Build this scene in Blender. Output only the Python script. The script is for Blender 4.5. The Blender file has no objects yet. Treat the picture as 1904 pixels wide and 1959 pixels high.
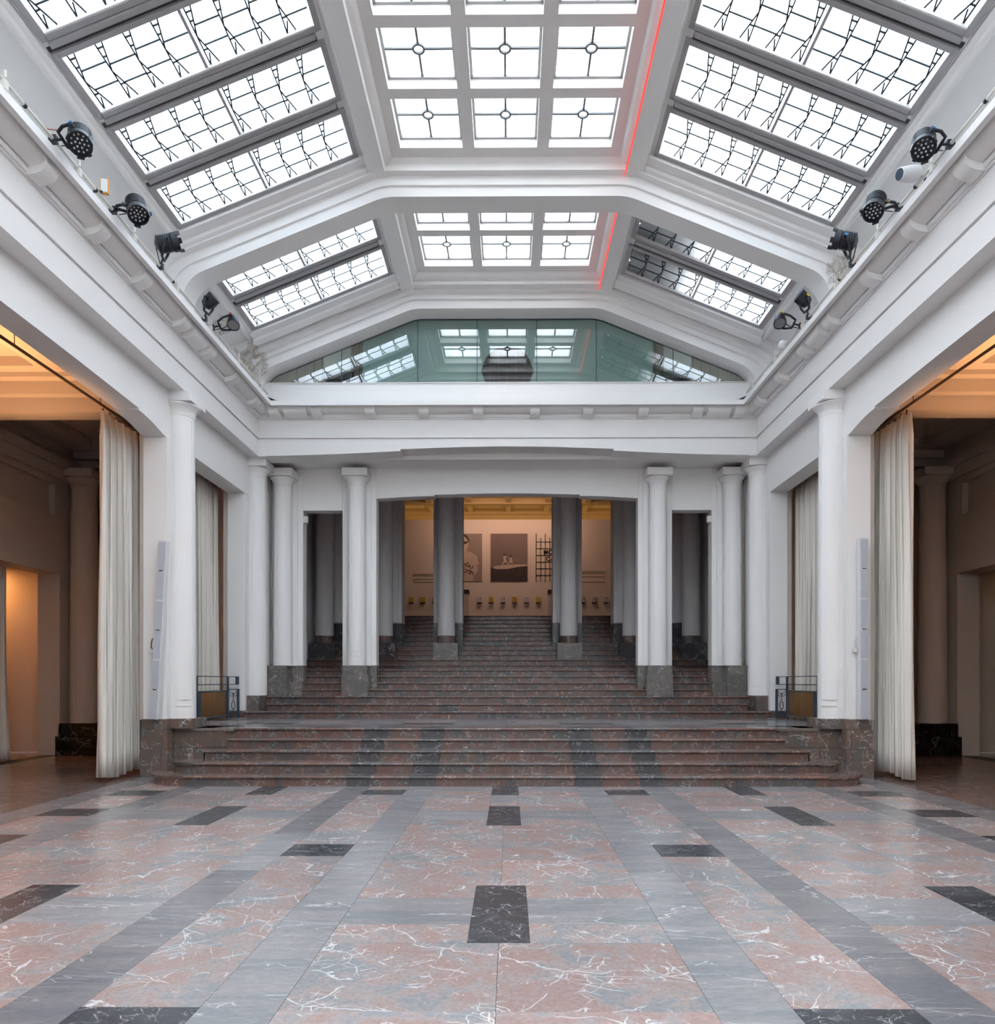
import bpy, bmesh, math, random
from mathutils import Vector, Matrix
random.seed(7)
S = bpy.context.scene
COL = S.collection
PI = math.pi

# ------------------------------------------------------------------ camera
# pixel scale of the 1904 x 1959 frame: focal length 1423 px, depth vanishing point (976, 1303)
FPX = 1423.0
CAMX, CAMH = 0.066, 1.51
cam_d = bpy.data.cameras.new('camera'); cam = bpy.data.objects.new('camera', cam_d); COL.objects.link(cam)
cam_d.sensor_fit = 'HORIZONTAL'; cam_d.sensor_width = 36.0
cam_d.lens = FPX / 1904 * 36.0
cam_d.shift_x = (952 - 967) / 1904
cam_d.shift_y = (1303 - 979.5) / 1904
cam_d.clip_start = 0.05; cam_d.clip_end = 200
cam.location = (CAMX, 0, CAMH); cam.rotation_euler = (PI / 2, 0, 0.0063)
S.camera = cam

# ------------------------------------------------------------------ sky, exposure
w = bpy.data.worlds.new('overcast_sky'); S.world = w; w.use_nodes = True
wn = w.node_tree.nodes; wn.clear()
wo = wn.new('ShaderNodeOutputWorld'); wb = wn.new('ShaderNodeBackground')
wb.inputs['Color'].default_value = (0.88, 0.94, 1.0, 1); wb.inputs['Strength'].default_value = 9.0
w.node_tree.links.new(wb.outputs[0], wo.inputs[0])
S.view_settings.view_transform = 'Standard'; S.view_settings.look = 'None'
S.view_settings.gamma = 1.0; S.view_settings.use_curve_mapping = False
S.view_settings.exposure = 0.50
S.cycles.use_denoising = True; S.cycles.denoising_prefilter = 'ACCURATE'
S.cycles.max_bounces = 6; S.cycles.diffuse_bounces = 4; S.cycles.glossy_bounces = 2
S.cycles.use_adaptive_sampling = True; S.cycles.adaptive_threshold = 0.03; S.cycles.adaptive_min_samples = 16
S.cycles.transmission_bounces = 6; S.cycles.transparent_max_bounces = 8
S.cycles.caustics_reflective = False; S.cycles.caustics_refractive = False
S.cycles.sample_clamp_indirect = 12.0; S.cycles.use_light_tree = False

# ------------------------------------------------------------------ helpers
class MB:
    def __init__(s): s.v = []; s.f = []
    def add(s, vs, fs):
        n = len(s.v); s.v += [tuple(p) for p in vs]; s.f += [tuple(i + n for i in f) for f in fs]; return s
    def box(s, x0, x1, y0, y1, z0, z1):
        return s.add([(x0,y0,z0),(x1,y0,z0),(x1,y1,z0),(x0,y1,z0),(x0,y0,z1),(x1,y0,z1),(x1,y1,z1),(x0,y1,z1)],
                     [(0,3,2,1),(4,5,6,7),(0,1,5,4),(1,2,6,5),(2,3,7,6),(3,0,4,7)])
    def obox(s, c, ax, ay, az, hx, hy, hz):
        c = Vector(c); ax = Vector(ax).normalized()*hx; ay = Vector(ay).normalized()*hy; az = Vector(az).normalized()*hz
        P = [c+i*ax+j*ay+k*az for k in (-1,1) for i,j in ((-1,-1),(1,-1),(1,1),(-1,1))]
        return s.add(P, [(0,3,2,1),(4,5,6,7),(0,1,5,4),(1,2,6,5),(2,3,7,6),(3,0,4,7)])
    def prism(s, poly, axis, a, b):
        n = len(poly)
        if axis == 'y': g = lambda p, t: (p[0], t, p[1])
        elif axis == 'x': g = lambda p, t: (t, p[0], p[1])
        else: g = lambda p, t: (p[0], p[1], t)
        vs = [g(p, a) for p in poly] + [g(p, b) for p in poly]
        fs = [tuple(range(n)), tuple(range(2*n-1, n-1, -1))] + [(i, (i+1) % n, n+(i+1) % n, n+i) for i in range(n)]
        return s.add(vs, fs)
    def lathe(s, prof, c, seg=32, a0=0, a1=2*PI):
        full = abs(a1-a0-2*PI) < 1e-6; m = seg if full else seg+1; vs = []
        for r, z in prof:
            for i in range(m):
                a = a0+(a1-a0)*i/seg; vs.append((c[0]+r*math.cos(a), c[1]+r*math.sin(a), c[2]+z))
        fs = []
        for k in range(len(prof)-1):
            for i in range(seg):
                j = (i+1) % m; fs.append((k*m+i, k*m+j, (k+1)*m+j, (k+1)*m+i))
        if full: fs += [tuple(range(m)), tuple(range((len(prof)-1)*m, len(prof)*m))]
        return s.add(vs, fs)
    def cyl(s, p, q, r, seg=12, r2=None):
        p = Vector(p); q = Vector(q); d = (q-p).normalized(); r2 = r if r2 is None else r2
        u = d.orthogonal().normalized(); w_ = d.cross(u)
        vs = [pt+rr*(math.cos(2*PI*i/seg)*u+math.sin(2*PI*i/seg)*w_) for pt, rr in ((p, r), (q, r2)) for i in range(seg)]
        fs = [tuple(range(seg)), tuple(range(2*seg-1, seg-1, -1))]+[(i, (i+1) % seg, seg+(i+1) % seg, seg+i) for i in range(seg)]
        return s.add(vs, fs)
    def tube(s, pts, r, seg=8):
        pts = [Vector(p) for p in pts]; rings = []; vs = []; u = None
        for i, p in enumerate(pts):
            d = (pts[min(i+1, len(pts)-1)]-pts[max(i-1, 0)]).normalized()
            u = d.orthogonal().normalized() if u is None else (u-d*u.dot(d)).normalized()
            w_ = d.cross(u)
            vs += [p+r*(math.cos(2*PI*k/seg)*u+math.sin(2*PI*k/seg)*w_) for k in range(seg)]
        fs = [tuple(range(seg)), tuple(range((len(pts)-1)*seg, len(pts)*seg))]
        for i in range(len(pts)-1):
            for k in range(seg): fs.append((i*seg+k, i*seg+(k+1) % seg, (i+1)*seg+(k+1) % seg, (i+1)*seg+k))
        return s.add(vs, fs)
    def sphere(s, c, r, seg=10, rings=6):
        prof = [(max(r*math.sin(PI*i/rings), 1e-4), -r*math.cos(PI*i/rings)) for i in range(rings+1)]
        return s.lathe(prof, c, seg)
    def build(s, name, mat, parent=None, smooth=None, bevel=0, fix=True):
        me = bpy.data.meshes.new(name); bm = bmesh.new()
        vv = [bm.verts.new(p) for p in s.v]
        for f in s.f:
            try: bm.faces.new([vv[i] for i in f])
            except ValueError: pass
        if fix: bmesh.ops.recalc_face_normals(bm, faces=bm.faces[:])
        if smooth is not None:
            for f in bm.faces: f.smooth = True
            for e in bm.edges:
                if len(e.link_faces) == 2 and e.calc_face_angle(0) > smooth: e.smooth = False
        bm.to_mesh(me); bm.free()
        o = bpy.data.objects.new(name, me); COL.objects.link(o)
        if mat is not None: me.materials.append(mat)
        if parent is not None: o.parent = parent
        if bevel:
            m = o.modifiers.new('bevel', 'BEVEL'); m.width = bevel; m.segments = 2; m.limit_method = 'ANGLE'; m.angle_limit = 0.6
        return o
def tag(o, label=None, cat=None, group=None, kind=None):
    if label: o['label'] = label
    if cat: o['category'] = cat
    if group: o['group'] = group
    if kind: o['kind'] = kind
    return o
def empty(name, loc, label=None, cat=None, group=None, kind=None):
    o = bpy.data.objects.new(name, None); COL.objects.link(o); o.location = loc; o.empty_display_size = 0.1
    return tag(o, label, cat, group, kind)
def link_child(o, parent):
    """parent while keeping world coordinates (meshes here are written in world coordinates)"""
    o.parent = parent
    o.matrix_parent_inverse = Matrix.Translation(-parent.location)
    return o
def part(mb, name, mat, parent, **k):
    return link_child(mb.build(name, mat, None, **k), parent)
def inst(me, name, parent, loc=(0,0,0), rot=(0,0,0), scale=(1,1,1)):
    o = bpy.data.objects.new(name, me); COL.objects.link(o); o.location = loc; o.rotation_euler = rot; o.scale = scale
    return link_child(o, parent)
def fillet(pts, rad, n=8):
    out = []
    for i, p in enumerate(pts):
        r = rad[i]
        if r <= 0 or i in (0, len(pts)-1): out.append(p); continue
        P = Vector(p); A = (Vector(pts[i-1])-P).normalized(); B = (Vector(pts[i+1])-P).normalized()
        ang = A.angle(B); d = r/math.tan(ang/2); c = P+(A+B).normalized()*(r/math.sin(ang/2))
        s0 = P+A*d-c; s1 = P+B*d-c; a0 = math.atan2(s0.y, s0.x); a1 = math.atan2(s1.y, s1.x)
        da = (a1-a0+PI) % (2*PI)-PI
        out += [(c.x+r*math.cos(a0+da*k/n), c.y+r*math.sin(a0+da*k/n)) for k in range(n+1)]
    return out
def sd(s): return 'left' if s < 0 else 'right'

# ------------------------------------------------------------------ materials
def nmat(name):
    m = bpy.data.materials.new(name); m.use_nodes = True; nt = m.node_tree; nt.nodes.clear()
    o = nt.nodes.new('ShaderNodeOutputMaterial'); return m, nt, o
def N(nt, t, **k):
    n = nt.nodes.new(t)
    for a, b in k.items():
        if a.startswith('i_'): n.inputs[a[2:].replace('_', ' ')].default_value = b
        else: setattr(n, a, b)
    return n
def L(nt, a, b): nt.links.new(a, b)
def ramp(nt, fac, stops):
    r = nt.nodes.new('ShaderNodeValToRGB'); e = r.color_ramp.elements
    while len(e) < len(stops): e.new(0.5)
    for x, (p, c) in zip(e, stops):
        x.position = p; x.color = (*c, 1) if len(c) == 3 else c
    L(nt, fac, r.inputs[0]); return r
def mix(nt, fac, a, b):
    m = nt.nodes.new('ShaderNodeMix'); m.data_type = 'RGBA'
    for sock, val in ((m.inputs[0], fac), (m.inputs[6], a), (m.inputs[7], b)):
        if hasattr(val, 'is_linked'): L(nt, val, sock)
        else: sock.default_value = val if not isinstance(val, tuple) else (*val, 1)
    return m.outputs[2]
def coords(nt, rnd=True):
    g = N(nt, 'ShaderNodeTexCoord'); out = g.outputs['Object']
    if rnd:
        oi = N(nt, 'ShaderNodeObjectInfo'); mu = N(nt, 'ShaderNodeVectorMath', operation='SCALE'); mu.inputs[0].default_value = (37.0, 53.0, 71.0)
        L(nt, oi.outputs['Random'], mu.inputs['Scale']); ad = N(nt, 'ShaderNodeVectorMath', operation='ADD')
        L(nt, out, ad.inputs[0]); L(nt, mu.outputs[0], ad.inputs[1]); out = ad.outputs[0]
    return out
def noise(nt, vec, scale, detail=4, rough=0.55, dist=0.0):
    n = N(nt, 'ShaderNodeTexNoise'); n.inputs['Scale'].default_value = scale; n.inputs['Detail'].default_value = detail
    n.inputs['Roughness'].default_value = rough; n.inputs['Distortion'].default_value = dist; L(nt, vec, n.inputs['Vector']); return n.outputs['Fac']
def bump(nt, h, strength, dist=0.01):
    b = N(nt, 'ShaderNodeBump'); b.inputs['Strength'].default_value = strength; b.inputs['Distance'].default_value = dist; L(nt, h, b.inputs['Height']); return b.outputs[0]
def bsdf(nt, out, color=None, rough=0.5, metal=0.0, normal=None, spec=None):
    b = N(nt, 'ShaderNodeBsdfPrincipled')
    if color is not None:
        if hasattr(color, 'is_linked'): L(nt, color, b.inputs['Base Color'])
        else: b.inputs['Base Color'].default_value = (*color, 1)
    if hasattr(rough, 'is_linked'): L(nt, rough, b.inputs['Roughness'])
    else: b.inputs['Roughness'].default_value = rough
    b.inputs['Metallic'].default_value = metal
    if spec is not None: b.inputs['Specular IOR Level'].default_value = spec
    if normal is not None: L(nt, normal, b.inputs['Normal'])
    L(nt, b.outputs[0], out.inputs[0]); return b
def plain(name, color, rough=0.5, metal=0.0, var=0.06, scale=6.0, bmp=0.0, bscale=60, spec=None):
    m, nt, o = nmat(name); c = coords(nt, False)
    f = noise(nt, c, scale, 3)
    col = mix(nt, f, tuple(max(0, x*(1-var)) for x in color), tuple(min(1, x*(1+var)) for x in color))
    nr = bump(nt, noise(nt, c, bscale, 3), bmp) if bmp else None
    bsdf(nt, o, col, rough, metal, nr, spec); return m
def emit(name, color, strength):
    m, nt, o = nmat(name); e = N(nt, 'ShaderNodeEmission'); e.inputs[0].default_value = (*color, 1); e.inputs[1].default_value = strength
    L(nt, e.outputs[0], o.inputs[0]); return m

def plaster(name, color, peel=None):
    m, nt, o = nmat(name); c = coords(nt, False)
    a = noise(nt, c, 0.7, 3)
    col = mix(nt, a, tuple(x*0.96 for x in color), tuple(min(1, x*1.02) for x in color))
    if peel:
        acc = None
        for (x, y, z, r) in peel:
            d = N(nt, 'ShaderNodeVectorMath', operation='DISTANCE'); L(nt, c, d.inputs[0]); d.inputs[1].default_value = (x, y, z)
            mr = N(nt, 'ShaderNodeMapRange'); mr.inputs[1].default_value = r; mr.inputs[2].default_value = r*0.35; L(nt, d.outputs['Value'], mr.inputs[0])
            if acc is None: acc = mr.outputs[0]
            else:
                mx = N(nt, 'ShaderNodeMath', operation='MAXIMUM'); L(nt, acc, mx.inputs[0]); L(nt, mr.outputs[0], mx.inputs[1]); acc = mx.outputs[0]
        nz = noise(nt, c, 5.0, 8, 0.7, 0.8)
        mu = N(nt, 'ShaderNodeMath', operation='MULTIPLY'); L(nt, acc, mu.inputs[0]); L(nt, nz, mu.inputs[1])
        k = ramp(nt, mu.outputs[0], [(0.40, (0, 0, 0)), (0.47, (1, 1, 1))]).outputs[0]
        k2 = ramp(nt, noise(nt, c, 14.0, 6, 0.7), [(0.33, (0.38, 0.28, 0.20)), (0.45, (0.56, 0.51, 0.46)), (0.6, (0.74, 0.71, 0.68))]).outputs[0]
        col = mix(nt, k, col, k2)
    bsdf(nt, o, col, 0.62, 0, None, 0.3); return m

def marble(name, cA, cB, cC, vein=(0.66, 0.67, 0.68), vs=1.0, vamt=1.0, blob=0.66, rough=0.22, stretch=(1, 1, 1), dist=0.20):
    m, nt, o = nmat(name); c0 = coords(nt, True)
    mp = N(nt, 'ShaderNodeMapping'); mp.inputs['Scale'].default_value = stretch; L(nt, c0, mp.inputs['Vector']); c = mp.outputs[0]
    dn = N(nt, 'ShaderNodeTexNoise'); dn.inputs['Scale'].default_value = 3.2; dn.inputs['Detail'].default_value = 4; L(nt, c, dn.inputs['Vector'])
    sc = N(nt, 'ShaderNodeVectorMath', operation='SCALE'); L(nt, dn.outputs['Color'], sc.inputs[0]); sc.inputs['Scale'].default_value = dist
    ad = N(nt, 'ShaderNodeVectorMath', operation='ADD'); L(nt, c, ad.inputs[0]); L(nt, sc.outputs[0], ad.inputs[1]); d = ad.outputs[0]
    f = noise(nt, d, 1.6, 4, 0.62, 0.5); f2 = noise(nt, d, 7.0, 4, 0.65)
    mm = N(nt, 'ShaderNodeMath', operation='MULTIPLY_ADD'); L(nt, f2, mm.inputs[0]); mm.inputs[1].default_value = 0.62; L(nt, f, mm.inputs[2])
    sb = N(nt, 'ShaderNodeMath', operation='SUBTRACT'); L(nt, mm.outputs[0], sb.inputs[0]); sb.inputs[1].default_value = 0.31
    col = ramp(nt, sb.outputs[0], [(0.38, cC), (0.48, cB), (0.58, cA)]).outputs[0]
    gr = noise(nt, c, 38.0, 3, 0.75)
    col = mix(nt, ramp(nt, gr, [(0.3, (0, 0, 0)), (0.7, (1, 1, 1))]).outputs[0], mix(nt, 0.30, col, (0.03, 0.03, 0.035)), col)
    # veins: thin cell edges, kept only in parts
    acc = None; wv = noise(nt, c, 2.6, 2); kn = noise(nt, c, 3.1*vs, 3, 0.65)
    for scale, wd, keep in ((1.3*vs, 0.0026, 0.45), (2.9*vs, 0.0042, 0.52), (8.5*vs, 0.0085, 0.54)):
        vo = N(nt, 'ShaderNodeTexVoronoi', feature='DISTANCE_TO_EDGE'); vo.inputs['Scale'].default_value = scale; L(nt, d, vo.inputs['Vector'])
        ww = N(nt, 'ShaderNodeMath', operation='MULTIPLY'); L(nt, wv, ww.inputs[0]); ww.inputs[1].default_value = wd*3.2
        dv = N(nt, 'ShaderNodeMath', operation='LESS_THAN'); L(nt, vo.outputs['Distance'], dv.inputs[0]); L(nt, ww.outputs[0], dv.inputs[1])
        kp = ramp(nt, kn, [(keep-0.02, (0, 0, 0)), (keep+0.05, (1, 1, 1))]).outputs[0]
        mu = N(nt, 'ShaderNodeMath', operation='MULTIPLY'); L(nt, dv.outputs[0], mu.inputs[0]); L(nt, kp, mu.inputs[1])
        if acc is None: acc = mu.outputs[0]
        else:
            mx = N(nt, 'ShaderNodeMath', operation='MAXIMUM'); L(nt, acc, mx.inputs[0]); L(nt, mu.outputs[0], mx.inputs[1]); acc = mx.outputs[0]
    bl = ramp(nt, noise(nt, d, 3.6, 5, 0.70, 1.8), [(blob, (0, 0, 0)), (blob+0.02, (1, 1, 1))]).outputs[0]
    mx = N(nt, 'ShaderNodeMath', operation='MAXIMUM'); L(nt, acc, mx.inputs[0]); L(nt, bl, mx.inputs[1])
    mu = N(nt, 'ShaderNodeMath', operation='MULTIPLY'); L(nt, mx.outputs[0], mu.inputs[0]); mu.inputs[1].default_value = vamt
    col = mix(nt, mu.outputs[0], col, vein)
    oi = N(nt, 'ShaderNodeObjectInfo'); br = N(nt, 'ShaderNodeHueSaturation'); mr = N(nt, 'ShaderNodeMapRange')
    mr.inputs[3].default_value = 0.90; mr.inputs[4].default_value = 1.10; L(nt, oi.outputs['Random'], mr.inputs[0]); L(nt, mr.outputs[0], br.inputs['Value']); L(nt, col, br.inputs['Color'])
    rg = N(nt, 'ShaderNodeMapRange'); rg.inputs[3].default_value = rough*0.75; rg.inputs[4].default_value = rough*1.35; L(nt, f2, rg.inputs[0])
    bsdf(nt, o, br.outputs[0], rg.outputs[0], 0, None, 0.5); return m

M = {}
PEEL = [(-5.35, 12.45, 8.05, 0.55), (-5.45, 13.95, 7.95, 0.95), (-5.15, 15.0, 7.95, 0.75), (5.2, 11.45, 7.85, 0.6), (5.25, 11.9, 7.7, 0.35), (5.45, 14.2, 7.8, 0.5)]
M['white'] = plaster('white_plaster', (0.90, 0.882, 0.86))
M['roofw'] = plaster('roof_plaster', (0.90, 0.88, 0.855), PEEL)
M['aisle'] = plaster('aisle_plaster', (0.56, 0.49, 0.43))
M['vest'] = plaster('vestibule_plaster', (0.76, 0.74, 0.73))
M['frame'] = plain('grey_window_paint', (0.42, 0.41, 0.41), 0.5, bmp=0.03)
M['darkframe'] = plain('dark_grey_bar', (0.16, 0.175, 0.18), 0.5)
M['slot'] = plain('dark_channel', (0.06, 0.06, 0.06), 0.7)
M['lead'] = plain('lead_came', (0.035, 0.05, 0.055), 0.5, 0.4)
M['red'] = marble('red_marble', (0.40, 0.29, 0.268), (0.40, 0.34, 0.33), (0.31, 0.315, 0.33), blob=0.635, vamt=0.85)
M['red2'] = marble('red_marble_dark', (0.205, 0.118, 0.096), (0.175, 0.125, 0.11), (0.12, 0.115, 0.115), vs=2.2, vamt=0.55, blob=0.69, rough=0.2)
M['grey'] = marble('grey_marble', (0.335, 0.325, 0.335), (0.30, 0.30, 0.315), (0.265, 0.275, 0.295), vs=0.8, vamt=0.5, blob=0.72, stretch=(0.5, 2.2, 1))
M['grey2'] = marble('dark_grey_marble', (0.245, 0.237, 0.247), (0.225, 0.223, 0.235), (0.195, 0.20, 0.22), vs=0.8, vamt=0.4, blob=0.74, stretch=(0.5, 2.2, 1))
M['step_grey'] = marble('step_grey_marble', (0.105, 0.10, 0.105), (0.095, 0.09, 0.095), (0.08, 0.08, 0.085), vs=1.2, vamt=0.6, blob=0.76)
M['black'] = marble('black_marble', (0.064, 0.072, 0.084), (0.05, 0.058, 0.068), (0.036, 0.043, 0.052), vs=3.4, vamt=0.6, blob=0.69)
M['plinth'] = marble('brown_grey_marble', (0.225, 0.15, 0.12), (0.195, 0.15, 0.13), (0.16, 0.145, 0.13), vs=1.5, vamt=0.8, blob=0.74)
M['plinth_grey'] = marble('grey_brown_marble', (0.21, 0.185, 0.165), (0.20, 0.18, 0.165), (0.17, 0.16, 0.15), vs=1.5, vamt=0.6, blob=0.77)
M['jet'] = marble('jet_black_marble', (0.016, 0.015, 0.016), (0.013, 0.012, 0.013), (0.01, 0.01, 0.011), vs=1.0, vamt=0.35, blob=0.8, rough=0.16)
M['curtain'] = plain('cream_cotton', (0.78, 0.735, 0.665), 0.9, var=0.04, scale=3, bmp=0.12, bscale=220)
M['black_metal'] = plain('black_metal', (0.02, 0.024, 0.03), 0.38, 0.2, bmp=0.02)
M['blue_metal'] = plain('blue_grey_iron', (0.055, 0.085, 0.12), 0.45, 0.3)
M['pipe'] = plain('cream_pipe', (0.68, 0.66, 0.59), 0.4)
M['cable'] = plain('black_rubber', (0.015, 0.015, 0.017), 0.6)
M['redwire'] = plain('red_wire', (0.35, 0.04, 0.03), 0.5)
M['whiteplastic'] = plain('white_plastic', (0.75, 0.75, 0.74), 0.4)
M['grille'] = plain('grey_blue_grille', (0.50, 0.54, 0.60), 0.6, bmp=0.15, bscale=400)
M['orange'] = plain('orange_paper', (0.75, 0.35, 0.10), 0.6)
M['yellow'] = plain('yellow_sticker', (0.85, 0.55, 0.03), 0.5)
M['bluetape'] = plain('blue_tape', (0.03, 0.22, 0.55), 0.5)
M['redled'] = emit('red_light_strip', (1.0, 0.07, 0.06), 1.15)
M['lens'] = plain('clear_lens', (0.75, 0.78, 0.8), 0.08, 0.6)
M['dimwall'] = plain('dim_grey_wall', (0.27, 0.265, 0.25), 0.7)
M['downpipe'] = plain('beige_pipe', (0.36, 0.31, 0.27), 0.5)
M['wood'] = plain('dark_grained_wood', (0.085, 0.065, 0.05), 0.6, var=0.5, scale=5)
M['sign_red'] = plain('red_sign', (0.35, 0.03, 0.04), 0.5)
M['sign_blue'] = plain('dark_blue_sign', (0.02, 0.04, 0.07), 0.5)
M['exwall'] = plaster('exhibition_wall', (0.80, 0.70, 0.62))
M['exceil'] = plaster('ochre_ceiling', (0.75, 0.58, 0.30))
M['ink'] = plain('black_ink', (0.02, 0.018, 0.018), 0.7)
M['inkpale'] = plain('brown_ink', (0.20, 0.13, 0.09), 0.7)
M['book_y'] = plain('mustard_cover', (0.55, 0.36, 0.02), 0.5)
M['book_w'] = plain('pale_cover', (0.62, 0.60, 0.60), 0.5)
M['ledge'] = plain('dark_ledge', (0.06, 0.03, 0.02), 0.6)

def glass_frost(name, col):
    m, nt, o = nmat(name); c = coords(nt, False)
    t = N(nt, 'ShaderNodeBsdfTranslucent'); t.inputs[0].default_value = (*col, 1)
    n1 = noise(nt, c, 55.0, 2, 0.5); nb = bump(nt, n1, 0.9, 0.02); L(nt, nb, t.inputs['Normal'])
    g = N(nt, 'ShaderNodeBsdfGlossy'); g.inputs['Roughness'].default_value = 0.2; L(nt, nb, g.inputs['Normal'])
    mx = N(nt, 'ShaderNodeMixShader'); mx.inputs[0].default_value = 0.06
    L(nt, t.outputs[0], mx.inputs[1]); L(nt, g.outputs[0], mx.inputs[2]); L(nt, mx.outputs[0], o.inputs[0]); return m
M['frost'] = glass_frost('hammered_glass', (0.43, 0.475, 0.525))
M['frost_clear'] = glass_frost('clean_hammered_glass', (0.56, 0.575, 0.59))
M['frost_unseen'] = glass_frost('bright_unseen_glass', (0.93, 0.93, 0.93))  # extra transmissive glass for the unseen near-bay panes, added to brighten the hall
def glass_tint(name, tint, refl, rough=0.0):
    m, nt, o = nmat(name)
    t = N(nt, 'ShaderNodeBsdfTransparent'); t.inputs[0].default_value = (*tint, 1)
    g = N(nt, 'ShaderNodeBsdfGlossy'); g.inputs['Roughness'].default_value = rough
    lw = N(nt, 'ShaderNodeFresnel'); lw.inputs[0].default_value = 1.5
    ad = N(nt, 'ShaderNodeMath', operation='ADD'); ad.use_clamp = True; L(nt, lw.outputs[0], ad.inputs[0]); ad.inputs[1].default_value = refl
    mx = N(nt, 'ShaderNodeMixShader'); L(nt, ad.outputs[0], mx.inputs[0]); L(nt, t.outputs[0], mx.inputs[1]); L(nt, g.outputs[0], mx.inputs[2]); L(nt, mx.outputs[0], o.inputs[0]); return m
M['endglass'] = glass_tint('teal_window_glass', (0.72, 0.86, 0.82), 0.16)
def amber():
    m, nt, o = nmat('amber_panel'); t = N(nt, 'ShaderNodeBsdfTransparent'); t.inputs[0].default_value = (0.72, 0.50, 0.30, 1)
    d = N(nt, 'ShaderNodeBsdfPrincipled'); d.inputs['Base Color'].default_value = (0.36, 0.21, 0.10, 1); d.inputs['Roughness'].default_value = 0.25
    mx = N(nt, 'ShaderNodeMixShader'); mx.inputs[0].default_value = 0.42; L(nt, t.outputs[0], mx.inputs[1]); L(nt, d.outputs[0], mx.inputs[2]); L(nt, mx.outputs[0], o.inputs[0]); return m
M['amber'] = amber()
M['film'] = plain('frosted_film', (0.40, 0.47, 0.45), 0.7, var=0.03)

# ------------------------------------------------------------------ key dimensions (metres)
XW, XO = 5.37, 5.73            # hall face and aisle face of the side walls
ZSOF = 6.14                    # underside of the entablature
DP1, DP2 = 11.70, 15.20        # near jamb of the first pier, far jamb of the second opening
DB = 15.26                     # face of the end entablature
Z0 = CAMH                      # heights in the roof are measured from the eye level
YBACK = -11.5
SL = 0.4036                    # roof slope

# ------------------------------------------------------------------ floor
floor = MB().box(-9.56, 9.56, YBACK-0.2, 18.0, -0.30, -0.012).build('floor', M['slot'])
tag(floor, 'polished red and grey marble hall floor with black inlaid slabs', 'floor', kind='structure')
def slab(x0, x1, y0, y1, mat, j=0.0011):
    m = MB().box(x0+j, x1-j, y0+j, y1-j, -0.03, random.uniform(-0.0006, 0.0006))
    o = m.build('slab', M[mat], floor); return o
def fill(x0, x1, y0, y1, mats, nx, ny):
    for i in range(nx):
        for k in range(ny):
            slab(x0+(x1-x0)*i/nx, x0+(x1-x0)*(i+1)/nx, y0+(y1-y0)*k/ny, y0+(y1-y0)*(k+1)/ny, random.choice(mats) if isinstance(mats, list) else mats)
FY0, FY1 = 1.2, 10.66
BANDS = [(1.13, 1.69), (4.62, 5.18), (8.11, 8.66)]
def column_field(x0, x1, nx, ys, blk):
    """a red field between stripes, crossed by grey bands, with a black slab in the middle of each band"""
    xm = (x0+x1)/2; hw = 0.182
    for (a, b) in BANDS[1:]:
        ba, bb = a-0.33, b+0.315
        slab(xm-hw, xm+hw, ba, bb, 'black')
        slab(x0, xm-hw, a, b, 'grey'); slab(xm+hw, x1, a, b, 'grey')
        for q0, q1 in ((x0, xm-hw), (xm+hw, x1)):
            slab(q0, q1, ba, a, 'red'); slab(q0, q1, b, bb, 'red')
    fill(x0, x1, 5.495, 7.78, 'red', nx, 3)
    fill(x0, x1, 2.5, 4.29, 'red', nx, 2)
    fill(x0, xm-hw, 8.975, 9.86, 'red', max(1, nx//2), 1); fill(xm+hw, x1, 8.975, 9.86, 'red', max(1, nx//2), 1); slab(xm-hw, xm+hw, 8.975, 9.86, 'red')
    slab(xm-hw, xm+hw, 9.86, FY1, 'black')
    for q0, q1 in ((x0, xm-hw), (xm+hw, x1)):
        slab(q0, q1, 9.86, 10.2, 'red'); slab(q0, q1, 10.2, FY1, 'grey')
    slab(x0, x1, FY0, 2.5, 'red')
def stripe(x0, x1, mat, n, y0=FY0, y1=FY1):
    ys = [y0+(y1-y0)*i/n+(random.uniform(-0.2, 0.2) if 0 < i < n else 0) for i in range(n+1)]
    for a, b in zip(ys, ys[1:]): slab(x0, x1, a, b, random.choice([mat, mat, 'grey']) if mat == 'grey2' else mat)
def blocks(x0, x1, cents, half, y0=FY0, y1=FY1):
    cur = y0
    for c in sorted(cents):
        a, b = max(y0, c-half), min(y1, c+half)
        n = max(1, round((a-cur)/1.45))
        if a-cur > 0.02: fill(x0, x1, cur, a, 'red', 1, n)
        slab(x0, x1, a, b, 'black'); cur = b
    if y1-cur > 0.02: fill(x0, x1, cur, y1, 'red', 1, 1)
column_field(-1.0, 1.0, 2, None, None)
for s in (-1, 1):
    def sx(a, b): return (a, b) if s > 0 else (-b, -a)
    stripe(*sx(1.0, 1.37), 'grey', 6)
    blocks(*sx(1.37, 1.925), (3.2, 6.64, 10.1), 0.235)
    stripe(*sx(1.925, 2.28), 'grey2', 6)
    column_field(*sx(2.28, 4.30), 2, None, None)
    stripe(*sx(4.30, 4.66), 'grey2', 6)
    blocks(*sx(4.66, 5.28), (4.1, 5.55, 7.05, 8.53, 10.0), 0.24)
    stripe(*sx(5.28, 5.72), 'grey2', 6, FY0, 11.7)
    fill(*sx(4.66, 5.28), FY1, 11.75, 'red', 1, 1)
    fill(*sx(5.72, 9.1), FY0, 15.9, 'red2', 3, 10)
    slab(*sx(4.3, 4.66), FY1, 11.75, 'grey2')
slab(-4.3, 4.3, FY1, 11.75, 'red')
fill(-5.37, 5.37, YBACK, FY0, ['red', 'red', 'grey'], 5, 5)

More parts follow.
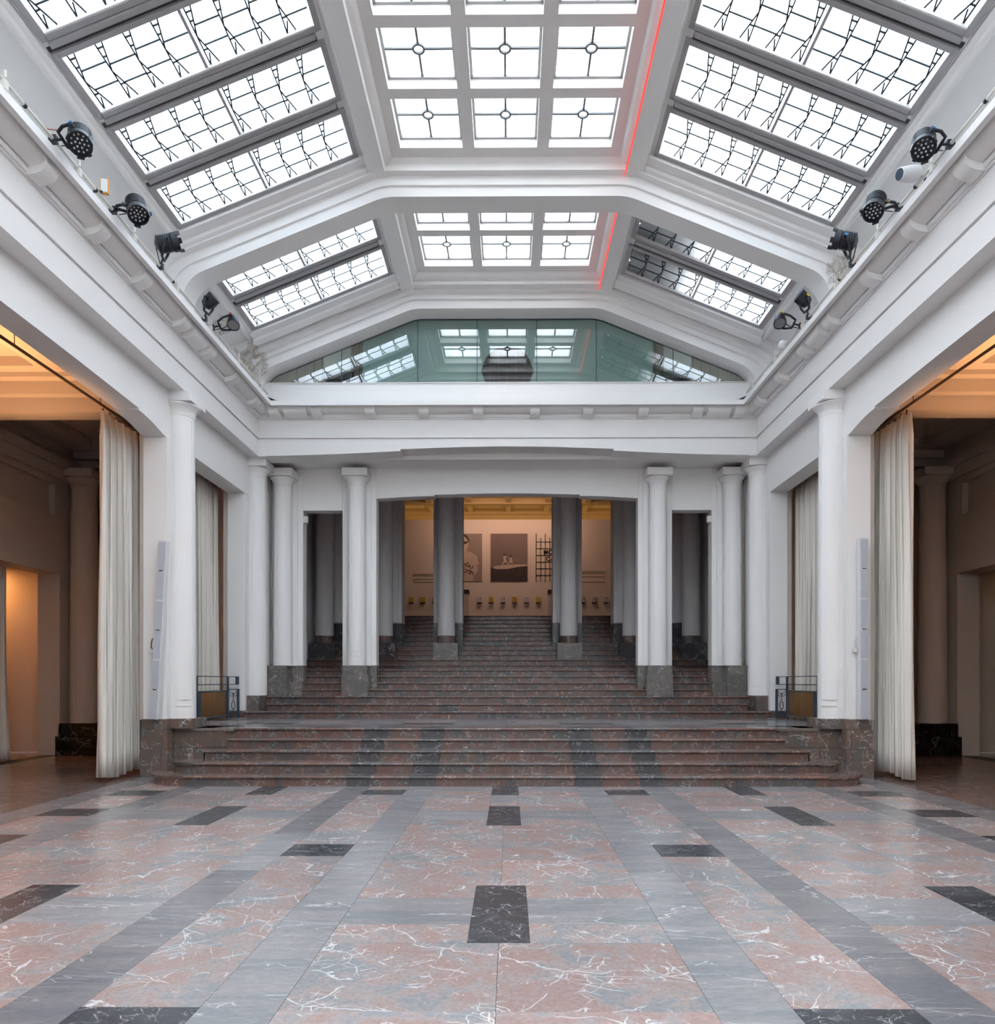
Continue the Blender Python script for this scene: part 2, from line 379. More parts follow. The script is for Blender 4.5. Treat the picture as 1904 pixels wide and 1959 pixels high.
# ------------------------------------------------------------------ staircase
stair = empty('staircase', (0, 10.62, 0), 'wide red marble staircase in three flights rising to the far hall', 'staircase', kind='structure')
R1, T1, DN = 0.15, 0.355, 10.62
XSEG = [0.0, 1.0, 1.37, 1.925, 2.28, 3.3]
def nosed(mb, x0, x1, yn, zt, depth, th=0.042):
    pts = [(yn+depth, zt)]
    r = th/2
    for k in range(7):
        a = PI/2+PI*k/6; pts.append((yn+r+r*math.cos(a), zt-r+r*math.sin(a)))
    pts.append((yn+depth, zt-th))
    return mb.prism(pts, 'x', x0, x1)
def make_step(idx, yn, zt, r, depth, xe, cuts, dark, roundx=None, under=0.0):
    core = MB().box(-xe+0.03, xe-0.03, yn+0.09, yn+depth+0.02, zt-r-under, zt-0.03)
    st = part(core, 'step', M['slot'], stair)
    st_inv = Matrix.Translation(-stair.location)
    def kid(mb, nm, mat):
        o = mb.build(nm, M[mat], None, smooth=0.7); o.parent = st; return o
    xs = sorted(set([-c for c in cuts if c < xe]+[c for c in cuts if c < xe]+[-xe, xe]))
    j = 0.0015
    for a, b in zip(xs, xs[1:]):
        c = abs((a+b)/2); isd = any(d0 <= c <= d1 for d0, d1 in dark)
        mat = 'step_grey' if isd else 'red2'
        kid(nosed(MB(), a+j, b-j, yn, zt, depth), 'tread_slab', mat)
        kid(MB().box(a+j, b-j, yn+0.035, yn+0.09, zt-r, zt-0.040), 'riser_slab', mat)
    return st, kid
DARK = [(1.0, 1.37), (1.925, 2.28)]
ends = [4.617, 4.635, 4.63, 4.39, 4.39]
for n in range(1, 6):
    yn = DN+(n-1)*T1; xe = ends[n-1]
    st, kid = make_step(n, yn, n*R1, R1, (T1+0.06) if n < 5 else 0.40, xe, XSEG+[0.35 if n % 2 else 0.6], DARK, under=0.0)
    if n <= 2:   # rounded ends
        ry = 0.53 if n == 1 else 0.385; rx = 0.67 if n == 1 else 0.445
        for s in (-1, 1):
            for inset, z0, z1, nm in ((0.0, n*R1-0.042, n*R1, 'tread_slab'), (0.035, (n-1)*R1, n*R1-0.04, 'riser_slab')):
                poly = [(s*xe, yn+inset), (s*xe, yn+2*ry-inset)]
                poly += [(s*(xe+(rx-inset)*math.cos(a)), yn+ry+(ry-inset)*math.sin(a)) for a in [PI/2-PI*k/16 for k in range(1, 16)]]
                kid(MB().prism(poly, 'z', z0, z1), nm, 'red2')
            kid(MB().box(s*(xe-0.02), s*xe, yn+T1, yn+2*ry, n*R1-0.04, n*R1), 'tread_slab', 'red2')
    if n == 3:
        for s in (-1, 1): kid(MB().box(s*(xe-0.02), s*xe, yn+0.035, 12.0, 2*R1, 3*R1-0.002), 'riser_slab', 'red2')
# landing
YL0, YL1 = 12.40, 15.10
land = part(MB().box(-5.72, 5.72, 12.16, 15.12, 0.0, 0.72), 'landing', M['slot'], stair)
for i, x0 in enumerate([-5.7+0.95*k for k in range(12)]):
    for a, b, mt in ((12.44 if abs(x0+0.475) < 4.3 else 12.05, 13.1, 'grey2'), (13.1, 13.5, 'black' if i % 3 == 1 else 'grey'), (13.5, 14.4, 'grey' if i % 2 else 'red'), (14.4, 15.1, 'grey2')):
        o = MB().box(x0+0.002, x0+0.948, a+0.002, b-0.002, 0.70, 0.75).build('slab', M[mt]); o.parent = land
# end blocks of the lower flight
for s in (-1, 1):
    blk = empty('stair_end_block', (s*4.95, 12.0, 0), 'brown marble end wall closing the %s side of the lower flight' % sd(s), 'marble block', kind='structure')
    for z0, z1 in ((0, 0.435), (0.44, 0.70)):
        for a, b in ((4.52, 5.02), (5.025, 5.42)) if z0 == 0 else ((4.52, 5.42),):
            part(MB().box(min(s*a, s*b), max(s*a, s*b), 11.94, 12.6, z0, z1), 'marble_panel', M['plinth'], blk, bevel=0.004)
    part(MB().box(min(s*4.38, s*5.42), max(s*4.38, s*5.42), 11.925, 12.6, 0.703, 0.75), 'marble_cap', M['plinth_grey'], blk, bevel=0.006)
    part(MB().prism([(s*4.52, 11.95), (s*4.39, 12.06), (s*4.39, 12.5), (s*4.52, 12.5)], 'z', 0.3, 0.70), 'marble_return', M['plinth'], blk)
# upper flights
R2 = 0.147
UP = [(k, 15.07+0.355*(k-1), 0.75+R2*k) for k in range(1, 8)]+[(k, 19.0+0.37*(k-8), 0.75+R2*k) for k in range(8, 20)]
ZTOP = 0.75+R2*19
for k, yn, zt in UP:
    dep = 0.42 if k not in (7, 19) else (1.85 if k == 7 else 0.45)
    cuts = [0.35+0.9*((k*0.37) % 1), 1.9+0.5*((k*0.61) % 1), 3.4+0.4*((k*0.23) % 1)]
    xe = 5.35 if k == 1 else (5.0 if k == 2 else 5.24)
    make_step(k, yn, zt, R2, dep, xe, [0.0]+cuts, [], under=0.4)
topf = MB().box(-9, 9, 23.4, 30.5, 2.6, ZTOP-0.004).build('floor_upper_hall', M['red2']); tag(topf, 'dark marble floor of the upper exhibition hall', 'floor', kind='structure')

# ------------------------------------------------------------------ side walls with openings
def arch_head(y0, y1):
    """bottom edge of the big opening: curved springing, little step, gentle rise to the middle"""
    L_ = y1-y0; pts = []
    e = 0.845
    for k in range(9):
        t = k/8; pts.append((y1-e*t, 5.36+0.118*math.sin(t*PI/2)))
    pts.append((y1-e, 5.507))
    for k in range(1, 12):
        t = k/12; y = y1-e-(L_-2*e)*t; pts.append((y, 5.507+0.062*math.sin(PI*t)))
    pts.append((y0+e, 5.507))
    for k in range(8, -1, -1):
        t = k/8; pts.append((y0+e*t, 5.36+0.118*math.sin(t*PI/2)))
    return pts
OP1 = (3.25, DP1)
for s in (-1, 1):
    xa, xb = (s*XO, s*XW) if s < 0 else (s*XW, s*XO)
    wl = empty('wall_'+sd(s), (s*XW, 8, 0), 'white plaster wall with curtained openings on the %s side' % sd(s), 'wall', kind='structure')
    P = lambda mb, nm='pier', mat='white', **k: part(mb, nm, M[mat], wl, **k)
    # piers
    P(MB().box(xa, xb, DP1, 12.48, 0.85, 5.369), bevel=0.012)
    P(MB().box(xa, xb, DP2, 16.0, 0.9, 5.369), bevel=0.012)
    P(MB().box(xa, xb, 2.45, OP1[0], 0.85, 5.369), bevel=0.012)
    P(MB().box(xa, xb, YBACK, -1.0, 0.0, 5.369))
    # lintels
    hd = [(y, max(z, 5.37)) for y, z in arch_head(*OP1)]+[(OP1[0], 7.1), (OP1[1], 7.1)]
    P(MB().prism(hd, 'x', xa, xb), 'arched_lintel')
    P(MB().box(xa, xb, DP1, 16.0, 5.37, 7.1), 'lintel')
    P(MB().box(xa, xb, YBACK, OP1[0], 5.37, 7.1), 'lintel')
    # wooden stop strips in the reveals of the openings
    P(MB().box(min(s*XO, s*(XO+0.06)), max(s*XO, s*(XO+0.06)), DP1+0.02, DP1+0.30, 0.9, 5.5), 'reveal_strip', 'aisle')
    P(MB().box(min(s*XO, s*(XO+0.08)), max(s*XO, s*(XO+0.08)), DP2, DP2+0.25, 0.75, 5.4), 'reveal_strip', 'aisle')
    # raised vertical bands on the hall face beside the engaged column
    P(MB().box(min(s*XW, s*(XW-0.02)), max(s*XW, s*(XW-0.02)), DP1+0.0, DP1+0.07, 0.92, 5.36), 'corner_band')
    # marble plinths: two courses under the first pier
    pl = lambda x0, x1, y0, y1, z0, z1, mt='plinth': P(MB().box(min(s*x0, s*x1), max(s*x0, s*x1), y0, y1, z0, z1), 'plinth_slab', mt, bevel=0.004)
    pl(5.33, 5.42, DP1-0.035, 12.5, 0.0, 0.437); pl(5.425, 5.76, DP1-0.035, 12.5, 0.0, 0.437)
    pl(5.335, 5.415, DP1-0.02, 12.5, 0.44, 0.747); pl(5.42, 5.75, DP1-0.02, 12.5, 0.44, 0.747)
    pl(5.345, 5.55, DP1-0.012, 12.49, 0.75, 0.91); pl(5.555, 5.74, DP1-0.012, 12.49, 0.75, 0.91)
    pl(5.0, 5.345, 11.82, 12.40, 0.75, 0.91)
    pl(5.33, 5.74, 2.4, OP1[0]+0.03, 0.0, 0.91)
    pl(5.12, 5.36, DP2+0.1, 16.2, 0.88, 1.21); pl(5.345, 5.74, DP2-0.012, 15.35, 0.75, 0.905)
    # closing strip above the aisle
    P(MB().box(min(s*6.0, s*12.2), max(s*6.0, s*12.2), YBACK-0.4, 16.4, 8.0, 8.15), 'attic_slab', 'aisle')
wb_ = MB().box(-10.5, 10.5, YBACK-0.3, YBACK, -0.1, 10.6).build('wall_back', M['white']); tag(wb_, 'white plaster wall behind the viewer at the near end of the hall', 'wall', kind='structure')

# ------------------------------------------------------------------ entablature and cornice
def ent_profile():
    q = [(5.60, 6.14), (5.118, 6.14), (5.118, 6.478), (5.135, 6.48), (5.135, 6.498), (5.096, 6.50), (5.096, 6.872), (5.07, 6.875), (5.07, 6.90)]
    q += [(5.045, 6.902), (5.045, 7.0)]
    for k in range(7):
        a = PI/2*k/6; q.append((5.035-0.20*math.sin(a), 6.965+0.125*(1-math.cos(a))))
    q += [(4.81, 7.09), (4.81, 7.05), (4.775, 7.05), (4.775, 7.036), (4.727, 7.036), (4.727, 7.13), (6.05, 7.13), (6.05, 7.0), (5.60, 7.0)]
    return q
def block_profile():
    q = [(5.08, 7.02), (5.08, 6.905)]
    for k in range(7):
        a = PI/2*k/6; q.append((5.06-0.22*math.sin(a), 6.880+0.125*(1-math.cos(a))))
    q += [(4.84, 7.11), (5.0, 7.11)]
    return q
SIDE_BLK = [(4.8, .2), (5.85, .2), (6.9, .2), (7.95, .2), (9.02, .2), (10.1, .2), (11.33, .2), (11.83, .46), (12.33, .2), (13.4, .2), (14.52, .2)]
BACK_BLK = [(-4.72, .2), (-4.29, .46), (-3.86, .2), (-2.77, .2), (-1.68, .2), (-.58, .2), (.57, .2), (1.64, .2), (2.76, .2), (3.86, .2), (4.29, .46), (4.70, .2)]
for s in (-1, 1):
    e = MB().prism([(s*x, z) for x, z in ent_profile()], 'y', YBACK, 15.45).build('trim_%d' % (1 if s < 0 else 2), M['white'], smooth=0.5)
    tag(e, 'white entablature and block cornice along the %s wall' % sd(s), 'cornice', kind='structure')
    for y, wd in SIDE_BLK:
        o = MB().prism([(s*x, z) for x, z in block_profile()], 'y', y-wd/2, y+wd/2).build('cornice_block', M['white'], e, smooth=0.5)
e = MB().prism([(DB+(x-5.118), z) for x, z in [(5.60, 6.479)]+ent_profile()[3:]], 'x', -5.3, 5.3).build('trim_3', M['white'], smooth=0.5)
tag(e, 'white entablature and block cornice over the stair portal', 'cornice', kind='structure')
for x, wd in BACK_BLK:
    MB().prism([(DB+(a-5.118), z) for a, z in block_profile()], 'x', x-wd/2, x+wd/2).build('cornice_block', M['white'], e, smooth=0.5)
# gently arched beam under the end entablature
def beam_poly():
    pts = []; xe = 4.96
    for k in range(9):
        t = k/8; pts.append((-xe+2.77*t, 6.14+0.075*(1-math.cos(t*PI/2))+0.02*t))
    pts.append((-2.19, 6.27))
    for k in range(1, 16):
        t = k/16; pts.append((-2.19+4.38*t, 6.27+0.055*math.sin(PI*t)))
    pts.append((2.19, 6.27))
    for k in range(8, -1, -1):
        t = k/8; pts.append((xe-2.77*t, 6.14+0.075*(1-math.cos(t*PI/2))+0.02*t))
    return pts+[(xe, 6.13), (5.3, 6.13), (5.3, 6.478), (-5.3, 6.478), (-5.3, 6.13), (-xe, 6.13)]
bmo = MB().prism(beam_poly(), 'y', DB, 15.75).build('trim_4', M['white']); tag(bmo, 'white gently arched beam spanning above the stair landing', 'beam', kind='structure')

# ------------------------------------------------------------------ columns
def column(name, x, y, zb, ztop, r, label, group, mat='white', abw=0.29, face=(0, -1), base=None, panel=True):
    """shaft with entasis, flared capital, square abacus, recessed foot panel towards the viewer; base = marble drum height"""
    c = empty(name, (x, y, zb), label, 'column', group)
    zs = zb
    if base:
        part(MB().lathe([(r*1.04, 0), (r*1.04, base)], (x, y, zb), 28), 'marble_drum', M['red2'], c, smooth=0.6); zs = zb+base
    H = ztop-zs; zc = H-0.345
    prof = [(r*1.0, 0)]+[(r*(1.0-0.10*(k/10)**1.5), zc*k/10) for k in range(1, 11)]
    shaft = part(MB().lathe(prof, (x, y, zs), 36), 'shaft', M[mat], c, smooth=0.6)
    rt = r*0.90
    part(MB().lathe([(rt*1.0, zc-0.012), (rt*1.035, zc-0.012), (rt*1.035, zc+0.008), (rt*1.06, zc+0.012), (rt*1.06, zc+0.026), (rt*1.02, zc+0.03), (rt*1.06, zc+0.06), (rt*1.16, zc+0.10), (rt*1.34, zc+0.135), (rt*1.44, zc+0.155), (rt*1.44, zc+0.175), (rt*1.1, zc+0.178)], (x, y, zs), 36), 'capital', M[mat], c, smooth=0.5)
    part(MB().box(x-abw, x+abw, y-abw, y+abw, zs+zc+0.183, ztop), 'abacus', M[mat], c, bevel=0.008)
    # slim raised bands and foot panel on the shaft, towards the face direction
    fa = math.atan2(face[1], face[0])
    for da in (-0.62, 0.62):
        a = fa+da; px, py = math.cos(a), math.sin(a)
        q = MB()
        for k in range(10):
            z0, z1 = zs+0.12+(zc-0.2)*k/10, zs+0.12+(zc-0.2)*(k+1)/10
            r0 = r*(1.0-0.10*(k/10)**1.5)
            q.obox((x+px*(r0), y+py*(r0), (z0+z1)/2), (px, py, 0), (-py, px, 0), (0, 0, 1), 0.006, 0.008, (z1-z0)/2)
        part(q, 'shaft_band', M[mat], shaft)
    if panel:
        q = MB()
        for z0, z1, h in ((0.30, 0.62, 0.012), (0.20, 0.215, 0.012)):
            n = 8; A = [fa-0.52+1.04*k/n for k in range(n+1)]; ri, ro = r*0.985, r+h
            vs = [(x+rr*math.cos(a), y+rr*math.sin(a), zs+zz) for zz in (z0, z1) for rr in (ri, ro) for a in A]; m_ = n+1
            fs = []
            for k in range(n):
                fs += [(m_+k, m_+k+1, 3*m_+k+1, 3*m_+k), (k, k+1, m_+k+1, m_+k), (2*m_+k, 2*m_+k+1, 3*m_+k+1, 3*m_+k)]
            fs += [(0, m_, 3*m_, 2*m_), (n, m_+n, 3*m_+n, 2*m_+n)]
            q.add(vs, fs)
        part(q, 'foot_panel', M[mat], shaft, smooth=0.5)
    return c
for s in (-1, 1):
    c = column('engaged_column', s*5.30, 12.09, 0.91, ZSOF, 0.235, 'white engaged column on the %s wall at the front of the landing' % sd(s), 'columns on the side walls', face=(-s*0.6, -0.8))
    c = column('engaged_column', s*5.30, 15.675, 1.21, ZSOF, 0.225, 'white engaged column in the %s corner under the end cornice' % sd(s), 'columns on the side walls', face=(-s*0.6, -0.8))

# ------------------------------------------------------------------ stair portal wall
YP0, YP1 = 16.42, 16.72
def portal_arch():
    xe = 2.887; e = 1.28; pts = []
    for k in range(9):
        t = k/8; pts.append((-xe+e*t, 5.54+0.055*math.sin(t*PI/2)))
    pts.append((-xe+e, 5.625))
    for k in range(1, 12):
        t = k/12; pts.append((-xe+e+2*(xe-e)*t, 5.625+0.03*math.sin(PI*t)))
    pts.append((xe-e, 5.625))
    for k in range(8, -1, -1):
        t = k/8; pts.append((xe-e*t, 5.54+0.055*math.sin(t*PI/2)))
    return pts
pw = empty('wall_portal', (0, YP0, 1.0), 'white portal wall with a wide arched opening and two narrow doorways at the stair', 'wall', kind='structure')
P = lambda mb, nm, mat='white', **k: part(mb, nm, M[mat], pw, **k)
P(MB().prism(portal_arch()+[(2.887, 6.2), (-2.887, 6.2)], 'y', YP0, YP1), 'arched_lintel')
for s in (-1, 1):
    b = lambda x0, x1, z0, z1, y0=YP0, y1=YP1: MB().box(min(s*x0, s*x1), max(s*x0, s*x1), y0, y1, z0, z1)
    P(b(2.887, 3.64, 1.85, 6.2), 'pier', bevel=0.012)
    P(b(4.51, 5.6, 1.85, 6.2), 'pier', bevel=0.012)
    P(b(3.64, 4.51, 5.28, 6.2), 'lintel')
    P(b(2.875, 3.65, 0.9, 1.848, YP0-0.012, YP1+0.012), 'marble_base', 'plinth_grey', bevel=0.004)
    P(b(4.50, 5.6, 0.9, 1.848, YP0-0.012, YP1+0.012), 'marble_base', 'plinth_grey', bevel=0.004)
    # flat pilaster strips behind the free-standing columns
    P(b(3.00, 3.56, 1.85, 5.95, YP0-0.05, YP0), 'pilaster_strip'); P(b(4.62, 5.18, 1.85, 5.95, YP0-0.05, YP0), 'pilaster_strip')
    P(b(5.2, 5.75, 0.9, 6.2, 15.75, YP0), 'side_return')
    P(b(4.42, 4.52, 5.02, 5.16, YP0+0.02, YP0+0.12), 'door_sensor', 'whiteplastic')
P(MB().box(-5.7, 5.7, 15.74, 16.75, 6.2, 6.35), 'soffit')
for s in (-1, 1):
    for xc, nm, w0, w1, wz0 in ((3.284, 'inner', 3.0, 3.57, 1.15), (4.90, 'outer', 4.73, 5.27, 0.9)):
        pd = empty('pedestal', (s*xc, 16.3, wz0), 'grey-brown marble pedestal of the %s %s portal column' % (nm, sd(s)), 'pedestal', 'portal pedestals')
        part(MB().box(min(s*w0, s*w1), max(s*w0, s*w1), 15.98, 16.415, wz0, 1.645), 'block', M['plinth_grey'], pd, bevel=0.006)
        part(MB().box(min(s*(w0+0.03), s*(w1-0.03)), max(s*(w0+0.03), s*(w1-0.03)), 16.03, 16.41, 1.645, 1.848), 'upper_block', M['plinth_grey'], pd, bevel=0.004)
        if nm == 'outer':
            part(MB().box(min(s*4.45, s*4.73), max(s*4.45, s*4.73), 16.1, 16.41, wz0, 1.5), 'side_block', M['plinth_grey'], pd)
        column('portal_column', s*xc, 16.23, 1.848, 6.10, 0.205, 'white %s column on the %s side of the stair portal' % (nm, sd(s)), 'columns of the stair portal', abw=0.275)
    dp = MB().tube([(s*5.14, 16.2, 1.9), (s*5.14, 16.2, 5.55), (s*5.17, 16.15, 5.75), (s*5.19, 16.1, 6.08)], 0.013).build('downpipe', M['downpipe'], smooth=0.8)
    tag(dp, 'thin brown pipe running up beside the outer %s portal column' % sd(s), 'pipe', 'pipes beside the portal columns')

# ------------------------------------------------------------------ vestibule behind the portal
ve = empty('wall_vestibule', (0, 18, 0), 'grey vestibule walls and ceiling around the upper stair flight', 'wall', kind='structure')
P = lambda mb, nm, mat='vest', **k: part(mb, nm, M[mat], ve, **k)
for s in (-1, 1):
    b = lambda x0, x1, y0, y1, z0, z1: MB().box(min(s*x0, s*x1), max(s*x0, s*x1), y0, y1, z0, z1)
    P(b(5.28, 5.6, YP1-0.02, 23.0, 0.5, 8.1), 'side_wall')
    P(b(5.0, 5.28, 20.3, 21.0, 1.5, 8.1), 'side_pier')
    P(b(5.24, 5.29, YP1, 23.0, 1.0, 2.0), 'marble_skirting', 'jet')
    P(b(5.20, 5.29, 17.0, 19.2, 5.0, 5.3), 'door_head')
    P(b(5.5, 8.8, 22.8, 23.1, 2.0, 8.5), 'front_return')
P(MB().box(-5.6, 5.6, 16.70, 23.6, 8.0, 8.2), 'ceiling')
P(MB().box(-5.6, 5.6, 16.70, 17.0, 6.15, 8.1), 'upper_wall')
NM = {1.64: 'middle', 3.31: 'second', 4.90: 'outermost'}
for s in (-1, 1):
    for xc in (1.64, 3.31, 4.90):
        pd = empty('pedestal', (s*xc, 19.9, 1.9), 'dark marble pedestal of the %s %s column in the vestibule' % (NM[xc], sd(s)), 'pedestal', 'vestibule pedestals')
        part(MB().box(s*xc-0.33, s*xc+0.33, 19.6, 20.22, 1.5, 2.515), 'block', M['step_grey'] if xc > 2 else M['plinth_grey'], pd, bevel=0.006)
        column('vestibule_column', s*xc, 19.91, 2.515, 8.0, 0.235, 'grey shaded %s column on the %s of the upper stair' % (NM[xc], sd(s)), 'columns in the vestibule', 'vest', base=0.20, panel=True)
        pr = empty('square_pier', (s*xc, 20.75, 1.8), 'grey square pier behind the %s %s vestibule column' % (NM[xc], sd(s)), 'pier', 'square piers behind the vestibule columns')
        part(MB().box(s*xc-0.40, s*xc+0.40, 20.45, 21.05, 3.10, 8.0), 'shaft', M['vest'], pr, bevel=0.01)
        part(MB().box(s*xc-0.31, s*xc+0.31, 20.40, 20.46, 3.12, 8.0), 'raised_panel', M['vest'], pr, bevel=0.008)
        part(MB().box(s*xc-0.41, s*xc+0.41, 20.44, 21.06, 1.8, 3.098), 'marble_base', M['step_grey'], pr, bevel=0.005)

# ------------------------------------------------------------------ exhibition hall at the top of the stair
ex = empty('wall_exhibition', (0, 28, ZTOP), 'pinkish lit exhibition wall at the top of the stair', 'wall', kind='structure')
part(MB().box(-8.5, 8.5, 28.0, 28.25, ZTOP, 7.59), 'panel', M['exwall'], ex)
ec = empty('ceiling_upper_hall', (0, 27, 8), 'ochre coffered ceiling of the upper exhibition hall', 'ceiling', kind='structure')
part(MB().box(-9, 9, 23.0, 31.0, 8.42, 8.6), 'ceiling_slab', M['exceil'], ec)
for y in (23.6, 26.3, 28.2, 29.85):
    part(MB().box(-9, 9, y-0.12, y+0.12, 8.2, 8.43), 'ceiling_beam', M['exceil'], ec)
for k in range(-4, 5):
    part(MB().box(k*1.5-0.10, k*1.5+0.10, 23.0, 30.0, 8.25, 8.43), 'ceiling_beam', M['exceil'], ec)
for k in range(-4, 4):
    part(MB().box(k*1.5+0.28, k*1.5+1.22, 28.55, 29.5, 8.36, 8.425), 'coffer_panel', M['exceil'], ec)
part(MB().box(-9, 9, 29.95, 30.2, 2.6, 8.6), 'rear_wall', M['exceil'], ec)
for s in (-1, 1): part(MB().box(min(s*8.6, s*8.9), max(s*8.6, s*8.9), 22.8, 30.2, 2.6, 8.6), 'side_wall', M['exceil'], ec)
def px_ex(px, py, y=28.0): return (CAMX+(px-976)*y/FPX, Z0+(1303-py)*y/FPX)
def flat(name, x0, x1, z0, z1, mat, y=27.98, th=0.02): return MB().box(x0, x1, y, y+th, z0, z1).build(name, mat)
def text(body, x, z, size, mat, name, parent, y=27.985, align='LEFT', ext=0.002):
    cu = bpy.data.curves.new('t', 'FONT'); cu.body = body; cu.size = size; cu.extrude = ext; cu.align_x = align; cu.offset = 0.004 if size > 0.2 else 0.0
    to = bpy.data.objects.new('t', cu); COL.objects.link(to); bpy.context.view_layer.update()
    me = bpy.data.meshes.new_from_object(to.evaluated_get(bpy.context.evaluated_depsgraph_get()))
    bpy.data.objects.remove(to); me.transform(Matrix.Translation((x, y, z)) @ Matrix.Rotation(PI/2, 4, 'X')); me.materials.clear(); me.materials.append(mat)
    o = bpy.data.objects.new(name, me); COL.objects.link(o)
    if parent: link_child(o, parent)
    if name == 'caption_line': o['kind'] = 'stuff'
    return o
# printed photographs
pg = plain('print_grey', (0.22, 0.17, 0.155), 0.8, var=0.12, scale=1.5); pd_ = plain('print_dark', (0.06, 0.045, 0.045), 0.8, var=0.5, scale=9)
pl_ = plain('print_pale', (0.55, 0.44, 0.37), 0.8, var=0.1, scale=5); pm_ = plain('print_mid', (0.33, 0.26, 0.24), 0.8, var=0.08)
def poly_part(pts, name, mat, parent, y):
    return part(MB().prism(pts, 'y', y, y+0.004), name, mat, parent)
def rect_px(a, b, c, d):
    x0, z1 = px_ex(a, b); x1, z0 = px_ex(c, d); return x0, x1, z0, z1
x0, x1, z0, z1 = rect_px(852, 1021, 922.5, 1112.5)
ph = empty('photo_print', ((x0+x1)/2, 27.98, z0), 'grey portrait print of a man in a pale T-shirt, left on the pink wall', 'photograph')
part(MB().box(x0, x1, 27.98, 28.0, z0, z1), 'print', pm_, ph)
def ppx(l): return [px_ex(a, b) for a, b in l]
poly_part(ppx([(872, 1112), (872, 1064), (884, 1056), (890, 1055), (898, 1055), (912, 1063), (917, 1080), (909, 1082), (905, 1085), (906, 1112)]), 'shirt', pl_, ph, 27.972)
poly_part(ppx([(905, 1083), (914, 1082), (914, 1092), (906, 1104), (904, 1096)]), 'arm', pl_, ph, 27.970)
poly_part(ppx([(886+11*math.cos(a), 1040-18*math.sin(a)) for a in [2*PI*k/20 for k in range(20)]]), 'head', pl_, ph, 27.968)
poly_part(ppx([(875, 1033), (877, 1024), (886, 1021.5), (894, 1025), (898.5, 1034), (896.5, 1039), (894, 1031), (888, 1026), (879, 1030)]), 'hair', pd_, ph, 27.964)
poly_part(ppx([(876, 1036), (895, 1036), (894, 1040), (888, 1041), (886, 1038), (884, 1041), (877, 1040)]), 'glasses', pd_, ph, 27.962)
for k, (a, b) in enumerate([(888, 1082), (895, 1080), (902, 1084), (890, 1092), (898, 1094), (903, 1097)]):
    x, z = px_ex(a, b); part(MB().tube([(x+0.07*math.cos(t), 27.962, z+0.06*math.sin(t)) for t in [PI*1.6*q/8+k for q in range(9)]], 0.012, 5), 'printed_scribble', pd_, ph)
x0, x1, z0, z1 = rect_px(939, 1021, 1009.5, 1112.5)
ph = empty('photo_print', ((x0+x1)/2, 27.98, z0), 'grey print of two white-dressed figures dancing on a shore', 'photograph')
part(MB().box(x0, x1, 27.98, 28.0, z0, z1), 'print', pg, ph)
poly_part(ppx([(939, 1112.5), (939, 1086), (960, 1086), (985, 1083), (1009.5, 1080), (1009.5, 1112.5)]), 'dark_ground', pd_, ph, 27.975)
poly_part(ppx([(943, 1087), (946, 1083), (965, 1081), (985, 1080), (1009, 1080), (1009.5, 1083), (990, 1085), (970, 1089), (950, 1089)]), 'surf_line', pl_, ph, 27.972)
for pts in ([(963, 1064), (967, 1063), (969, 1072), (971, 1076), (974, 1080), (972, 1080), (967, 1076), (962, 1081), (960, 1080), (964, 1074)],
            [(975, 1067), (979, 1065), (981, 1076), (980, 1080), (978, 1076), (975, 1079), (974, 1077)], [(967, 1064), (973, 1068), (973, 1069), (967, 1066)], [(976, 1066), (972, 1069), (973, 1070), (977, 1068)]):
    poly_part(ppx(pts), 'printed_figure', pl_, ph, 27.968)
for a, b in ((965, 1061.5), (977.5, 1063.8)):
    x, z = px_ex(a, b); part(MB().sphere((x, 27.972, z), 0.034, 8, 5), 'printed_hair', pd_, ph)
# line grid with the exhibition title
gx = [1026, 1034.7, 1043.3, 1052, 1060.5, 1069, 1077.5]; gz = [1037, 1049.5, 1062.5, 1075.5, 1088, 1101]
gr = empty('title_grid', (px_ex(1026, 1112)[0], 27.98, px_ex(1026, 1112)[1]), 'black line grid with the title lettering, right of the shore print', 'lettering')
for k, a in enumerate(gx):
    x, zt = px_ex(a, 1021 if k % 2 == 0 else 1029); zb = px_ex(a, 1113)[1]; part(MB().box(x-0.013, x+0.013, 27.985, 27.999, zb, zt), 'grid_line', M['ink'], gr)
for b in gz:
    xa, z = px_ex(1026, b); xb = px_ex(1077.5, b)[0]; part(MB().box(xa, xb, 27.984, 27.998, z-0.011, z+0.011), 'grid_line', M['ink'], gr)
x, z = px_ex(1039.5, 1060.3); text('MO', x, z, 0.235, M['ink'], 'title_letters', gr, 27.98)
x, z = px_ex(1044.5, 1073.0); text('CA', x, z, 0.235, M['ink'], 'title_letters', gr, 27.98)
# wall captions
cp = empty('wall_caption', (-3.4, 27.99, 5.3), 'small brown caption lines on the left part of the pink wall', 'lettering')
for b in (1098.5, 1108, 1113.8): 
    xa, z = px_ex(791, b); part(MB().box(xa, xa+1.5, 27.99, 27.999, z-0.008, z+0.008), 'rule', M['inkpale'], cp)
x, z = px_ex(794.5, 1103); text('THE WORLD AS A PAVI', x, z, 0.085, M['inkpale'], 'caption_line', cp, 27.99)
for a, b in ((791.5, 1101.5), (791.5, 1110.5)):
    x, z = px_ex(a, b); part(MB().cyl((x, 27.985, z), (x, 27.999, z), 0.025, 10), 'bullet', M['inkpale'], cp)
cp = empty('wall_caption', (2.6, 27.99, 5.3), 'small brown caption lines on the right part of the pink wall', 'lettering')
for b in (1093.5, 1103.5, 1113.5):
    xa, z = px_ex(1100, b); xb = px_ex(1157, b)[0]; part(MB().box(xa, xb, 27.99, 27.999, z-0.008, z+0.008), 'rule', M['inkpale'], cp)
x, z = px_ex(1114, 1098.2); text('QUELLE AVENTURE', x, z, 0.085, M['inkpale'], 'caption_line', cp, 27.99)
